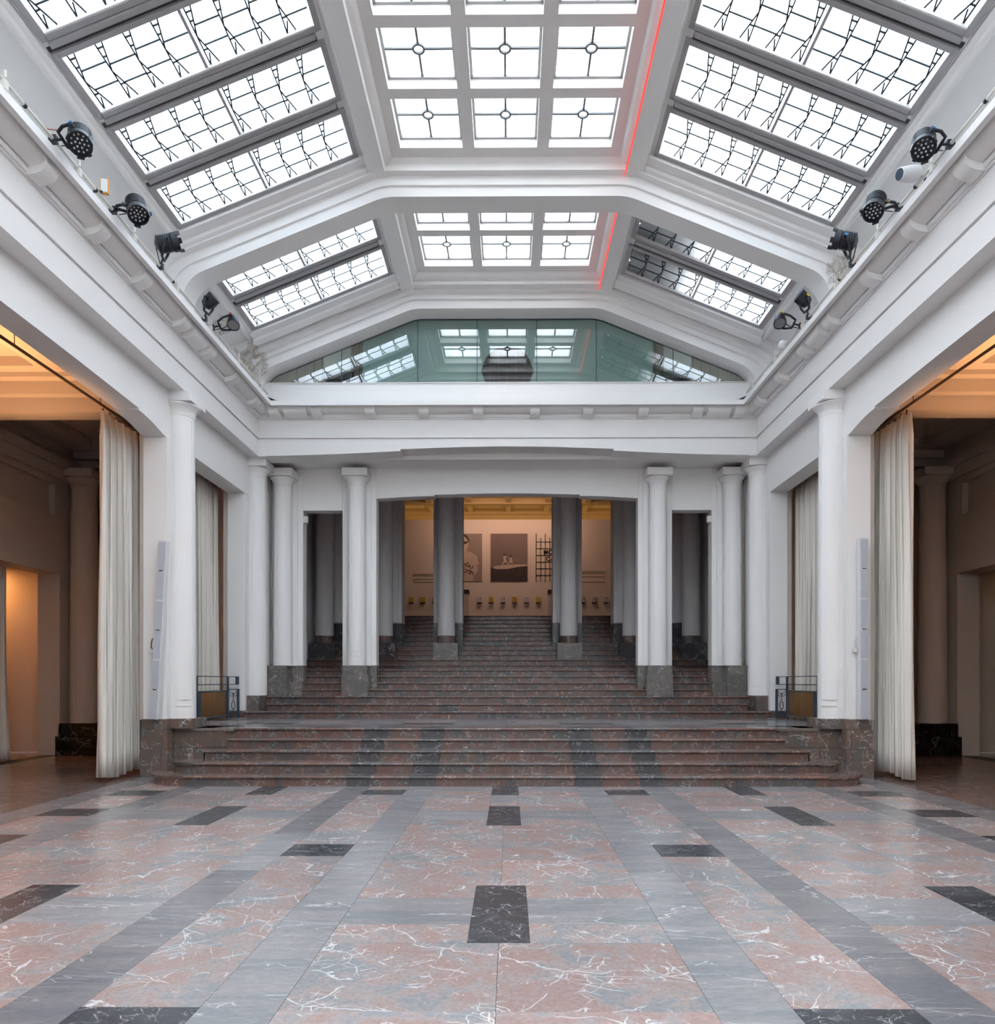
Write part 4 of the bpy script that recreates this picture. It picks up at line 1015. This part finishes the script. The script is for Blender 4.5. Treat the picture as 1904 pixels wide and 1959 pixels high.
# ------------------------------------------------------------------ side aisles
for s in (-1, 1):
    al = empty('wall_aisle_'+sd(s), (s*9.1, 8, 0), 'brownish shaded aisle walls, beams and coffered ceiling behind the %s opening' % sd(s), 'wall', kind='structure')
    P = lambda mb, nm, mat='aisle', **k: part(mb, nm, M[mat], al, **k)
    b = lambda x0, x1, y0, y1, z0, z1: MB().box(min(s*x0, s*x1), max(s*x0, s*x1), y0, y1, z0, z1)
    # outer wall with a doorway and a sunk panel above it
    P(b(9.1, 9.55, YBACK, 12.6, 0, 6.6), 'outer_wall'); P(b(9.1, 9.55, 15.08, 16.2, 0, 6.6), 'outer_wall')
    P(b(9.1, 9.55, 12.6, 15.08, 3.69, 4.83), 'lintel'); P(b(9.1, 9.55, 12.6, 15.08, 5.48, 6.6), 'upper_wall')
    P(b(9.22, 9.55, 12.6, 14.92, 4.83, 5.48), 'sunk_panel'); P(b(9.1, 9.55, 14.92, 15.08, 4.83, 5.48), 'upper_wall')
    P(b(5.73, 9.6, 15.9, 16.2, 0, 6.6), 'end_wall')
    P(b(9.02, 9.12, 3.0, 15.9, 5.60, 5.82), 'string_moulding'); P(b(8.94, 9.12, 3.0, 15.9, 5.82, 6.0), 'string_moulding')
    # cross beam with stepped mouldings
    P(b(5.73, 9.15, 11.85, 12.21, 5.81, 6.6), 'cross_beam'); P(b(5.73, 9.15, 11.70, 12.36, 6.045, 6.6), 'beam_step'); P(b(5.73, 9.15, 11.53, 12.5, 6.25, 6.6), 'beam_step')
    # ceiling with coffers
    q = MB(); holes = [(7.2, 8.75, y, y+1.7) for y in (9.6, 7.4, 5.2, 3.0, 0.6)]+[(6.15, 6.75, y, y+1.7) for y in (9.6, 7.4, 5.2, 3.0, 0.6)]+[(6.4, 8.5, 12.9, 15.2)]
    xs = sorted({5.7, 9.2, *[v for h in holes for v in h[:2]]}); ys = sorted({YBACK, 16.0, *[v for h in holes for v in h[2:]]})
    holed(q, xs, ys, holes, lambda x: 6.323, s); P(q, 'ceiling_grid', fix=False)
    for h in holes:
        q = MB().add([(s*h[0], h[2], 6.47), (s*h[1], h[2], 6.47), (s*h[1], h[3], 6.47), (s*h[0], h[3], 6.47), (s*h[0], h[2], 6.32), (s*h[1], h[2], 6.32), (s*h[1], h[3], 6.32), (s*h[0], h[3], 6.32)], [(0, 1, 2, 3), (0, 1, 5, 4), (1, 2, 6, 5), (2, 3, 7, 6), (3, 0, 4, 7)])
        P(q, 'coffer')
    P(b(5.6, 12.2, YBACK-0.3, 16.4, 6.62, 6.75), 'ceiling_slab')
    for k in range(3):
        P(b(5.73, 9.15, 15.9-0.12*(k+1), 15.9-0.12*k, 5.85+0.16*k, 6.33), 'end_moulding')
    # black marble base along the end of the aisle
    P(b(8.05, 9.16, 15.02, 15.92, 0, 0.385), 'black_base_slab', 'jet', bevel=0.004); P(b(8.12, 9.13, 15.08, 15.92, 0.388, 0.65), 'black_base_slab', 'jet', bevel=0.004)
    P(b(5.73, 8.05, 15.82, 15.92, 0, 0.5), 'black_base_slab', 'jet')
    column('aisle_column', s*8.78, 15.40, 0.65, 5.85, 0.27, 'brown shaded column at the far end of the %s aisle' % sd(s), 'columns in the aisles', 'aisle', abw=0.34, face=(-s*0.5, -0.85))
    # room behind the doorway
    P(b(9.5, 12.0, 15.8, 16.0, 0, 4.2), 'room_end_wall'); P(b(11.9, 12.1, 12.0, 16.0, 0, 4.2), 'room_outer_wall'); P(b(9.5, 12.1, 11.9, 12.1, 0, 4.2), 'room_near_wall'); P(b(9.5, 12.1, 11.9, 16.0, 4.0, 4.2), 'room_ceiling')
    P(b(9.5, 12.1, 11.9, 16.0, -0.2, -0.005), 'room_floor', 'red2')
def uplighter(s, power, y):
    t = empty('floor_uplighter', (s*7.6, y, 0), 'tall floor uplighter in the %s aisle, %s' % (sd(s), 'nearer the arch' if y > 7 else 'nearer the viewer'), 'lamp', 'uplighters in the aisles')
    part(MB().cyl((s*7.6, y, 0.0), (s*7.6, y, 0.03), 0.16, 20), 'base', M['black_metal'], t); part(MB().cyl((s*7.6, y, 0.03), (s*7.6, y, 2.0), 0.018, 10), 'pole', M['black_metal'], t)
    part(MB().lathe([(0.03, 2.0), (0.15, 2.12), (0.155, 2.12), (0.04, 1.99)], (s*7.6, y, 0), 20), 'bowl', M['black_metal'], t, smooth=0.6)
    l = bpy.data.lights.new('uplighter_lamp', 'AREA'); l.shape = 'DISK'; l.size = 0.24; l.energy = power; l.color = (1.0, 0.50, 0.20); l.spread = math.radians(64)
    o = bpy.data.objects.new('uplighter_lamp', l); COL.objects.link(o); o.location = (s*7.6, y, 2.13); o.rotation_euler = (PI, 0, 0); link_child(o, t)
for y in (6.4, 10.2): uplighter(-1, 52, y); uplighter(1, 46, y)
area('doorway_room_light', (-11.2, 15.3, 3.9), (0, 0, 0), 0.4, 0.4, 34, (1.0, 0.42, 0.13))
area('doorway_room_light', (11.2, 15.3, 3.9), (0, 0, 0), 0.4, 0.4, 2.0, (1.0, 0.50, 0.18))

# ------------------------------------------------------------------ curtains
def curtain(name, label, x, y0, y1, z0, z1, folds, amp, s, group, seed, flare=0.0, hooks=True):
    rnd = random.Random(seed); n = folds*12; m = 16
    c = empty(name, (x, (y0+y1)/2, z0), label, 'curtain', group)
    ph = [rnd.uniform(-0.5, 0.5) for _ in range(folds+2)]; am = [rnd.uniform(0.6, 1.25) for _ in range(folds+2)]
    vs = []
    for j in range(m+1):
        v = j/m; z = z0+(z1-z0)*v
        for i in range(n+1):
            u = i/n; t = u*folds; k = int(min(t, folds-1)); fr = t-k
            A = am[k]*(1-fr)+am[k+1]*fr; p = ph[k]*(1-fr)+ph[k+1]*fr
            loose = 0.75+0.25*(1-v)+0.12*math.sin(3*v+5*u+seed)
            w_ = math.sin(2*PI*t+p+0.5*math.sin(v*4+k))
            xx = x+amp*A*loose*w_*(0.55 if v > 0.97 else 1)
            yy = y0+(y1-y0)*u+amp*0.55*A*math.sin(4*PI*t+p)+flare*(u-0.5)*(1-v)**2
            vs.append((xx, yy, z+(0.03*math.sin(2*PI*u*1.3+seed) if j == 0 else 0)))
    w1 = n+1; fs = [(j*w1+i, j*w1+i+1, (j+1)*w1+i+1, (j+1)*w1+i) for j in range(m) for i in range(n)]
    o = part(MB().add(vs, fs), 'cloth', M['curtain'], c, smooth=3.0, fix=False)
    md = o.modifiers.new('solid', 'SOLIDIFY'); md.thickness = 0.006
    hm = MB()
    for j in range(2): pass
    if hooks:
        for k in range(folds):
            yy = y0+(y1-y0)*(k+0.5)/folds
            part(MB().box(x-0.008, x+0.008, yy-0.01, yy+0.01, z1-0.02, z1+0.05), 'hook', M['ledge'], c)
    return c
for s in (-1, 1):
    curtain('aisle_curtain', 'tall cream curtain drawn back against the %s pier of the big opening' % sd(s), s*6.0, 10.95 if s < 0 else 11.08, 12.25, 0.07, 5.52, 7, 0.10, s, 'curtains of the side openings', 3+s, 0.12)
    curtain('landing_curtain', 'cream curtain closing the %s opening beside the landing' % sd(s), s*5.92, 12.3, 15.22, 0.77, 5.5, 15, 0.085, s, 'curtains of the side openings', 11+s, 0.0, False)
    r = MB().box(min(s*5.945, s*5.97), max(s*5.945, s*5.97), 3.0, 12.4, 5.57, 5.60); r = r.build('curtain_rail', M['ledge']); tag(r, 'thin dark curtain rail under the ceiling of the %s opening' % sd(s), 'rail', 'curtain rails')
    for y in (9.0, 10.9):
        o = MB().box(s*5.957-0.004, s*5.957+0.004, y-0.004, y+0.004, 5.60, 6.32).build('hanger', M['ledge'], r)
curtain('doorway_curtain', 'grey curtain hanging in the orange lit doorway of the left aisle', -9.68, 13.75, 14.32, 0.02, 3.9, 4, 0.05, -1, 'curtains of the side openings', 29, 0.25, False)

# ------------------------------------------------------------------ folding gates on the landing
for s in (-1, 1):
    g = empty('folding_gate', (s*5.68, 14.3, 0.75), 'blue-grey iron gate with an amber panel at the %s of the landing' % sd(s), 'gate', 'gates on the landing')
    X = s*5.66; ya, yb = 13.55, 15.05; B = lambda mb, nm, mat='blue_metal', **k: part(mb, nm, M[mat], g, **k)
    bx = lambda x, y, z0, z1, w_=0.018: MB().box(x-w_, x+w_, y-w_, y+w_, z0, z1)
    B(bx(X, ya, 0.75, 1.605), 'post'); B(bx(X, yb, 0.75, 1.605), 'post')
    for z in (1.60, 1.443): B(MB().box(X-0.012, X+0.012, ya-0.08, yb+0.02, z-0.008, z+0.008), 'hand_rail')
    B(MB().box(X-0.015, X+0.015, ya-0.08, yb, 1.30, 1.325), 'panel_rail'); B(MB().box(X-0.02, X+0.02, ya, yb, 0.80, 0.83), 'panel_rail')
    B(MB().box(X-0.012, X+0.012, ya+0.03, ya+0.17, 0.83, 1.30), 'side_plate'); B(MB().box(X-0.012, X+0.012, yb-0.10, yb, 0.83, 1.30), 'side_plate')
    for z in (0.93, 1.18): B(MB().box(X-s*0.02-0.006, X-s*0.02+0.006, ya+0.04, ya+0.16, z-0.008, z+0.008), 'hinge')
    B(MB().box(X-0.003, X+0.003, ya+0.17, yb-0.10, 0.83, 1.30), 'amber_panel', 'amber')
    for y in (14.1, 14.65): B(bx(X, y, 0.75, 0.80, 0.012), 'foot')
    # ornamental folded leaf
    xe = X-s*0.20; yl = yb+0.03
    lf = B(bx(xe, yl, 0.77, 1.345, 0.02), 'leaf')
    B0 = B; B = lambda mb, nm, mat='blue_metal', **k: part(mb, nm, M[mat], lf, **k)
    B0(bx(xe, yb-0.02, 1.44, 1.605, 0.028), 'latch_plate'); B(MB().box(min(X, xe)-0.02, max(X, xe)+0.02, yl-0.012, yl+0.012, 1.335, 1.352), 'leaf_rail'); B(MB().box(min(X, xe), max(X, xe), yl-0.012, yl+0.012, 0.86, 0.885), 'leaf_rail'); B(MB().box(min(X, xe), max(X, xe), yl-0.012, yl+0.012, 0.80, 0.815), 'leaf_rail')
    xm = (X+xe)/2
    B(MB().cyl((xm, yl, 0.885), (xm, yl, 0.94), 0.007), 'leaf_stem'); B(MB().cyl((xm, yl, 1.10), (xm, yl, 1.22), 0.007), 'leaf_stem')
    B(MB().tube([(xm+0.034*math.cos(a), yl, 1.02+0.08*math.sin(a)) for a in [2*PI*k/20 for k in range(21)]], 0.008), 'leaf_ring')
    B(MB().sphere((xm, yl, 1.245), 0.022), 'leaf_knob')
    for d in (-1, 1): B(MB().tube([(xm, yl, 1.25), (xm+d*0.04, yl, 1.27), (xm+d*0.075, yl, 1.30), (xm+d*0.09, yl, 1.34)], 0.006), 'leaf_scroll')
    for d in (-1, 1): B(MB().tube([(xm, yl, 1.215), (xm+d*0.035, yl, 1.20), (xm+d*0.06, yl, 1.215), (xm+d*0.075, yl, 1.25)], 0.006), 'leaf_scroll')
    for z in (1.5985, 1.4435): B0(MB().box(min(X, xe), max(X, xe), yb-0.03, yb-0.012, z-0.0065, z+0.0065), 'hand_rail')

# ------------------------------------------------------------------ column loudspeakers
for s in (-1, 1):
    lab = 'slim grey column loudspeaker leaning on the left pier' if s < 0 else 'slim grey column loudspeaker upright against the right pier'
    sp = empty('column_speaker', ((-5.49 if s < 0 else 5.548), 11.6, 0.915), lab, 'loudspeaker', 'column loudspeakers')
    p0 = Vector((-5.49, 11.60, 0.915)) if s < 0 else Vector((5.548, 11.60, 0.915)); p1 = Vector((-5.345, 11.60, 3.69)) if s < 0 else Vector((5.548, 11.60, 3.72))
    d = (p1-p0).normalized(); ax = Vector((0, 1, 0)).cross(d)
    Ln = (p1-p0).length
    part(MB().obox((p0+p1)/2, ax, (0, 1, 0), d, 0.066, 0.055, Ln/2), 'cabinet', M['whiteplastic'], sp, bevel=0.004)
    for k in range(6):
        a, b_ = Ln*k/6+0.012, Ln*(k+1)/6-0.012
        part(MB().obox(p0+d*((a+b_)/2)+Vector((0, -0.057, 0)), ax, (0, 1, 0), d, 0.053, 0.006, (b_-a)/2), 'grille', M['grille'], sp)
        if k % 2 == 0: part(MB().obox(p0+d*b_+d*0.012+Vector((0, -0.062, 0)), ax, (0, 1, 0), d, 0.030, 0.003, 0.005), 'badge', M['ink'], sp)
        else: part(MB().obox(p0+d*b_+d*0.012+Vector((0, -0.060, 0)), ax, (0, 1, 0), d, 0.060, 0.004, 0.011), 'joint_band', M['whiteplastic'], sp)
    for k in (0.33, 0.66): part(MB().obox(p0+d*Ln*k+Vector((0, 0.06, 0))-ax*s*0.0, ax, (0, 1, 0), d, 0.03, 0.03, 0.06), 'bracket', M['whiteplastic'], sp)
    hx = -1 
    cb = p0+d*Ln*0.41-ax*0.07
    part(MB().tube([cb+d*0.12, cb+d*0.11-ax*0.035, cb+d*0.04-ax*0.05, cb-d*0.03-ax*0.045, cb-d*0.05-ax*0.01], 0.008), 'cable', M['whiteplastic'] if s > 0 else M['ledge'], sp, smooth=1.0)
    part(MB().obox(cb-d*0.07-ax*0.04+Vector((0, 0.03, 0)), ax, (0, 1, 0), d, 0.025, 0.03, 0.03), 'socket', M['whiteplastic'], sp)

# ------------------------------------------------------------------ pipe and lamps on the cornice
ZP = 7.225; XPI = 4.755
for s in (-1, 1):
    pp = empty('conduit_pipe', (s*XPI, 9, 7.13), 'cream conduit pipe lying along the top of the %s cornice' % sd(s), 'pipe', 'conduit pipes')
    part(MB().cyl((s*XPI, 3.6, ZP), (s*XPI, 14.75, ZP), 0.02, 12), 'tube', M['pipe'], pp, smooth=0.8)
    for k in range(9):
        y = 4.6+1.22*k
        part(MB().box(s*XPI-0.035, s*XPI+0.035, y-0.03, y+0.03, 7.13, ZP), 'saddle', M['pipe'], pp)
        part(MB().cyl((s*(XPI-0.02), y, ZP+0.02), (s*(XPI-0.02), y, ZP+0.09), 0.014, 8), 'saddle_bolt', M['pipe'], pp)
    for y in (7.35, 8.28, 8.62, 10.6): part(MB().cyl((s*XPI, y-0.02, ZP), (s*XPI, y+0.02, ZP), 0.0225, 12), 'tape_band', M['ink'], pp, smooth=0.8)
def par_lamp(s, y, off, d, label, kind='led', rb=0.122, ln=0.29, sticker=None):
    base = Vector((s*XPI, y, ZP)); d = Vector(d).normalized(); c = base+Vector(off)
    t = empty('stage_lamp', base, label, 'stage lamp', 'stage lamps on the cornices')
    rot = d.to_track_quat('Z', 'Y').to_matrix().to_4x4(); Tm = Matrix.Translation(c) @ rot
    def tr(mb): mb.v = [tuple(Tm @ Vector(p)) for p in mb.v]; return mb
    prof = [(0.03, -ln/2-0.03), (rb*0.75, -ln/2)]
    if kind == 'led':
        for k in range(6):
            z = -ln/2+0.01+(ln*0.62)*k/6; prof += [(rb*0.98, z), (rb*0.98, z+0.014), (rb*0.88, z+0.016), (rb*0.88, z+0.024)]
    else: prof += [(rb*0.9, -ln/2+0.05), (rb*0.95, 0)]
    prof += [(rb, ln*0.2), (rb, ln/2), (rb*0.9, ln/2), (rb*0.9, ln/2-0.03), (0.002, ln/2-0.03)]
    hs = part(tr(MB().lathe(prof, (0, 0, 0), 22)), 'housing', M['black_metal'], t, smooth=0.5)
    if kind == 'led':
        q = MB()
        for rr, nn in ((0.0, 1), (0.042, 6), (0.082, 11)):
            for k in range(nn): q.sphere((rr*math.cos(2*PI*k/nn), rr*math.sin(2*PI*k/nn), ln/2-0.03), 0.0125, 8, 4)
        part(tr(q), 'led_lenses', M['lens'], hs, smooth=1.0)
        for k in range(3):
            a = 0.6+2*PI*k/3; part(tr(MB().obox((rb*1.0*math.cos(a), rb*1.0*math.sin(a), ln/2+0.01), (math.cos(a), math.sin(a), 0), (-math.sin(a), math.cos(a), 0), (0, 0, 1), 0.006, 0.035, 0.03)), 'filter_tab', M['black_metal'], hs)
    else:
        part(tr(MB().cyl((0, 0, ln/2-0.03), (0, 0, ln/2-0.012), rb*0.88, 20)), 'front_lens', M['lens'], hs)
        q = MB()
        for k in range(-3, 4): q.box(k*0.026-0.002, k*0.026+0.002, -rb*0.8, rb*0.8, ln/2-0.008, ln/2-0.004)
        part(tr(q), 'safety_grid', M['black_metal'], hs)
    # yoke from both sides of the housing back to the clamp
    side = d.cross(Vector((0, 0, 1)));  side = side.normalized() if side.length > 0.1 else Vector((0, 1, 0))
    if abs(side.y) < 0.5: side = Vector((0, 1, 0)) - d*d.y; side.normalize()
    k1, k2 = c+side*(rb+0.02), c-side*(rb+0.02); mid = base+(c-base)*0.35
    b1, b2 = mid+side*0.07, mid-side*0.07
    part(MB().tube([k1, k1*0.45+b1*0.55+side*0.02, b1, mid+side*0.03, mid-side*0.03, b2, k2*0.45+b2*0.55-side*0.02, k2], 0.017, 8), 'yoke', M['black_metal'], t, smooth=1.0)
    for k_, sg in ((k1, 1), (k2, -1)): part(MB().cyl(k_-side*sg*0.03, k_+side*sg*0.022, 0.024, 10), 'pivot_knob', M['black_metal'], t)
    part(MB().cyl(mid, base, 0.014, 8), 'bolt', M['black_metal'], t); part(MB().obox(base, (1, 0, 0), (0, 1, 0), (0, 0, 1), 0.04, 0.025, 0.04), 'clamp', M['black_metal'], t)
    if sticker: part(MB().obox(k2+d*0.0-side*0.012, side, d, d.cross(side), 0.012, 0.022, 0.014), 'sticker', M[sticker], t)
    # hanging cable
    bk = c-d*(ln/2+0.02)
    part(MB().tube([bk, bk+Vector((0, 0.02, -0.05)), (bk+base)/2+Vector((0, 0.05, -0.06)), base+Vector((0, 0.12, 0.02)), base+Vector((0, 0.3, 0.0))], 0.007, 6), 'cable', M['cable'], t, smooth=1.0)
    return t
for s in (-1, 1):
    i = -s; nm = sd(s)
    par_lamp(s, 7.82 if s < 0 else 7.95, (i*0.26, 0.04, 0.03), (i*0.30, -0.55, -0.75), 'black LED stage lamp nearest the viewer on the %s cornice' % nm, sticker='bluetape')
    par_lamp(s, 9.0, (i*0.27, 0.04, 0.04), (i*0.35, -0.45, -0.8), 'second black LED stage lamp from the viewer on the %s cornice' % nm, sticker='yellow' if s > 0 else 'bluetape')
    par_lamp(s, 10.22, (i*0.10, 0.02, 0.33), (i*0.8, 0.2, 0.25), 'black LED stage lamp turned sideways, third on the %s cornice' % nm, sticker='bluetape')
    par_lamp(s, 11.70, (i*0.07, 0.05, 0.30), (i*0.65, -0.1, 0.5), 'small black floodlight tilted upward at the roof arch, %s cornice' % nm, 'par', 0.105, 0.2, 'yellow')
    par_lamp(s, 12.0, (i*0.33, 0.05, 0.12), (i*0.15, -0.5, -0.8), 'small black spotlight aimed down beside the roof arch, %s cornice' % nm, 'par', 0.10, 0.2, 'sign_red' if s < 0 else 'yellow')
ws = empty('white_spotlight', (4.8, 8.5, ZP), 'white bullet spotlight with a dark glass on the right cornice', 'spotlight')
c = Vector((4.60, 8.5, ZP+0.06)); dd = Vector((-0.9, -0.25, -0.2)).normalized(); rm = Matrix.Translation(c) @ dd.to_track_quat('Z', 'Y').to_matrix().to_4x4()
def trw(mb): mb.v = [tuple(rm @ Vector(p)) for p in mb.v]; return mb
part(trw(MB().lathe([(0.03, -0.14), (0.085, -0.12), (0.09, -0.05), (0.07, 0.12), (0.062, 0.125), (0.062, 0.11), (0.002, 0.11)], (0, 0, 0), 20)), 'housing', M['whiteplastic'], ws, smooth=0.6)
part(trw(MB().cyl((0, 0, 0.111), (0, 0, 0.122), 0.06, 18)), 'front_glass', M['sign_blue'], ws)
part(MB().cyl(c-dd*0.1, (4.8, 8.5, ZP), 0.018, 8), 'arm', M['black_metal'], ws)
wx = empty('wireless_sensor', (4.8, 12.75, ZP), 'white rounded sensor box on the right cornice pipe', 'sensor')
part(MB().sphere((4.74, 12.75, ZP+0.03), 0.085, 14, 8), 'cover', M['whiteplastic'], wx, smooth=1.0); part(MB().box(4.74, 4.82, 12.7, 12.8, ZP-0.02, ZP+0.05), 'mount', M['whiteplastic'], wx)
bxo = empty('boxed_detector', (-4.8, 8.72, ZP), 'white and orange carton standing on the left cornice', 'box')
part(MB().obox((-4.70, 8.72, ZP+0.10), (1, 0.3, 0), (-0.3, 1, 0), (0, 0, 1), 0.045, 0.02, 0.085), 'carton', M['orange'], bxo); part(MB().obox((-4.697, 8.699, ZP+0.102), (1, 0.3, 0), (-0.3, 1, 0), (0, 0, 1), 0.035, 0.004, 0.075), 'front_label', M['whiteplastic'], bxo)
part(MB().cyl((-4.8, 8.65, ZP), (-4.72, 8.7, ZP+0.03), 0.015, 8), 'clamp', M['black_metal'], bxo)
rw = MB().tube([(-4.82, 6.6, ZP+0.03), (-4.80, 6.9, ZP+0.05), (-4.76, 7.1, ZP-0.01), (-4.765, 7.35, ZP+0.0), (-4.78, 7.55, ZP+0.03), (-4.78, 7.75, ZP+0.06), (-4.72, 7.85, ZP+0.12)], 0.006, 6).build('red_wire', M['redwire'], smooth=1.0); tag(rw, 'thin red wire along the left cornice by the first lamp', 'wire')
for s in (-1, 1):
    cbx = empty('loose_cable', (s*4.8, 14.8, 7.14), 'loose black cables hanging over the %s end of the cornice' % sd(s), 'cable', 'loose cables at the cornice corners')
    for k in range(3):
        part(MB().tube([(s*(4.80-0.01*k), 14.55, 7.19), (s*4.79, 14.75, 7.17), (s*(4.72-0.03*k), 14.95, 7.16), (s*(4.5-0.09*k), 15.05, 7.15), (s*(4.33-0.1*k), 15.0+0.05*k, 7.146)], 0.008, 6), 'cable', M['cable'], cbx, smooth=1.0)
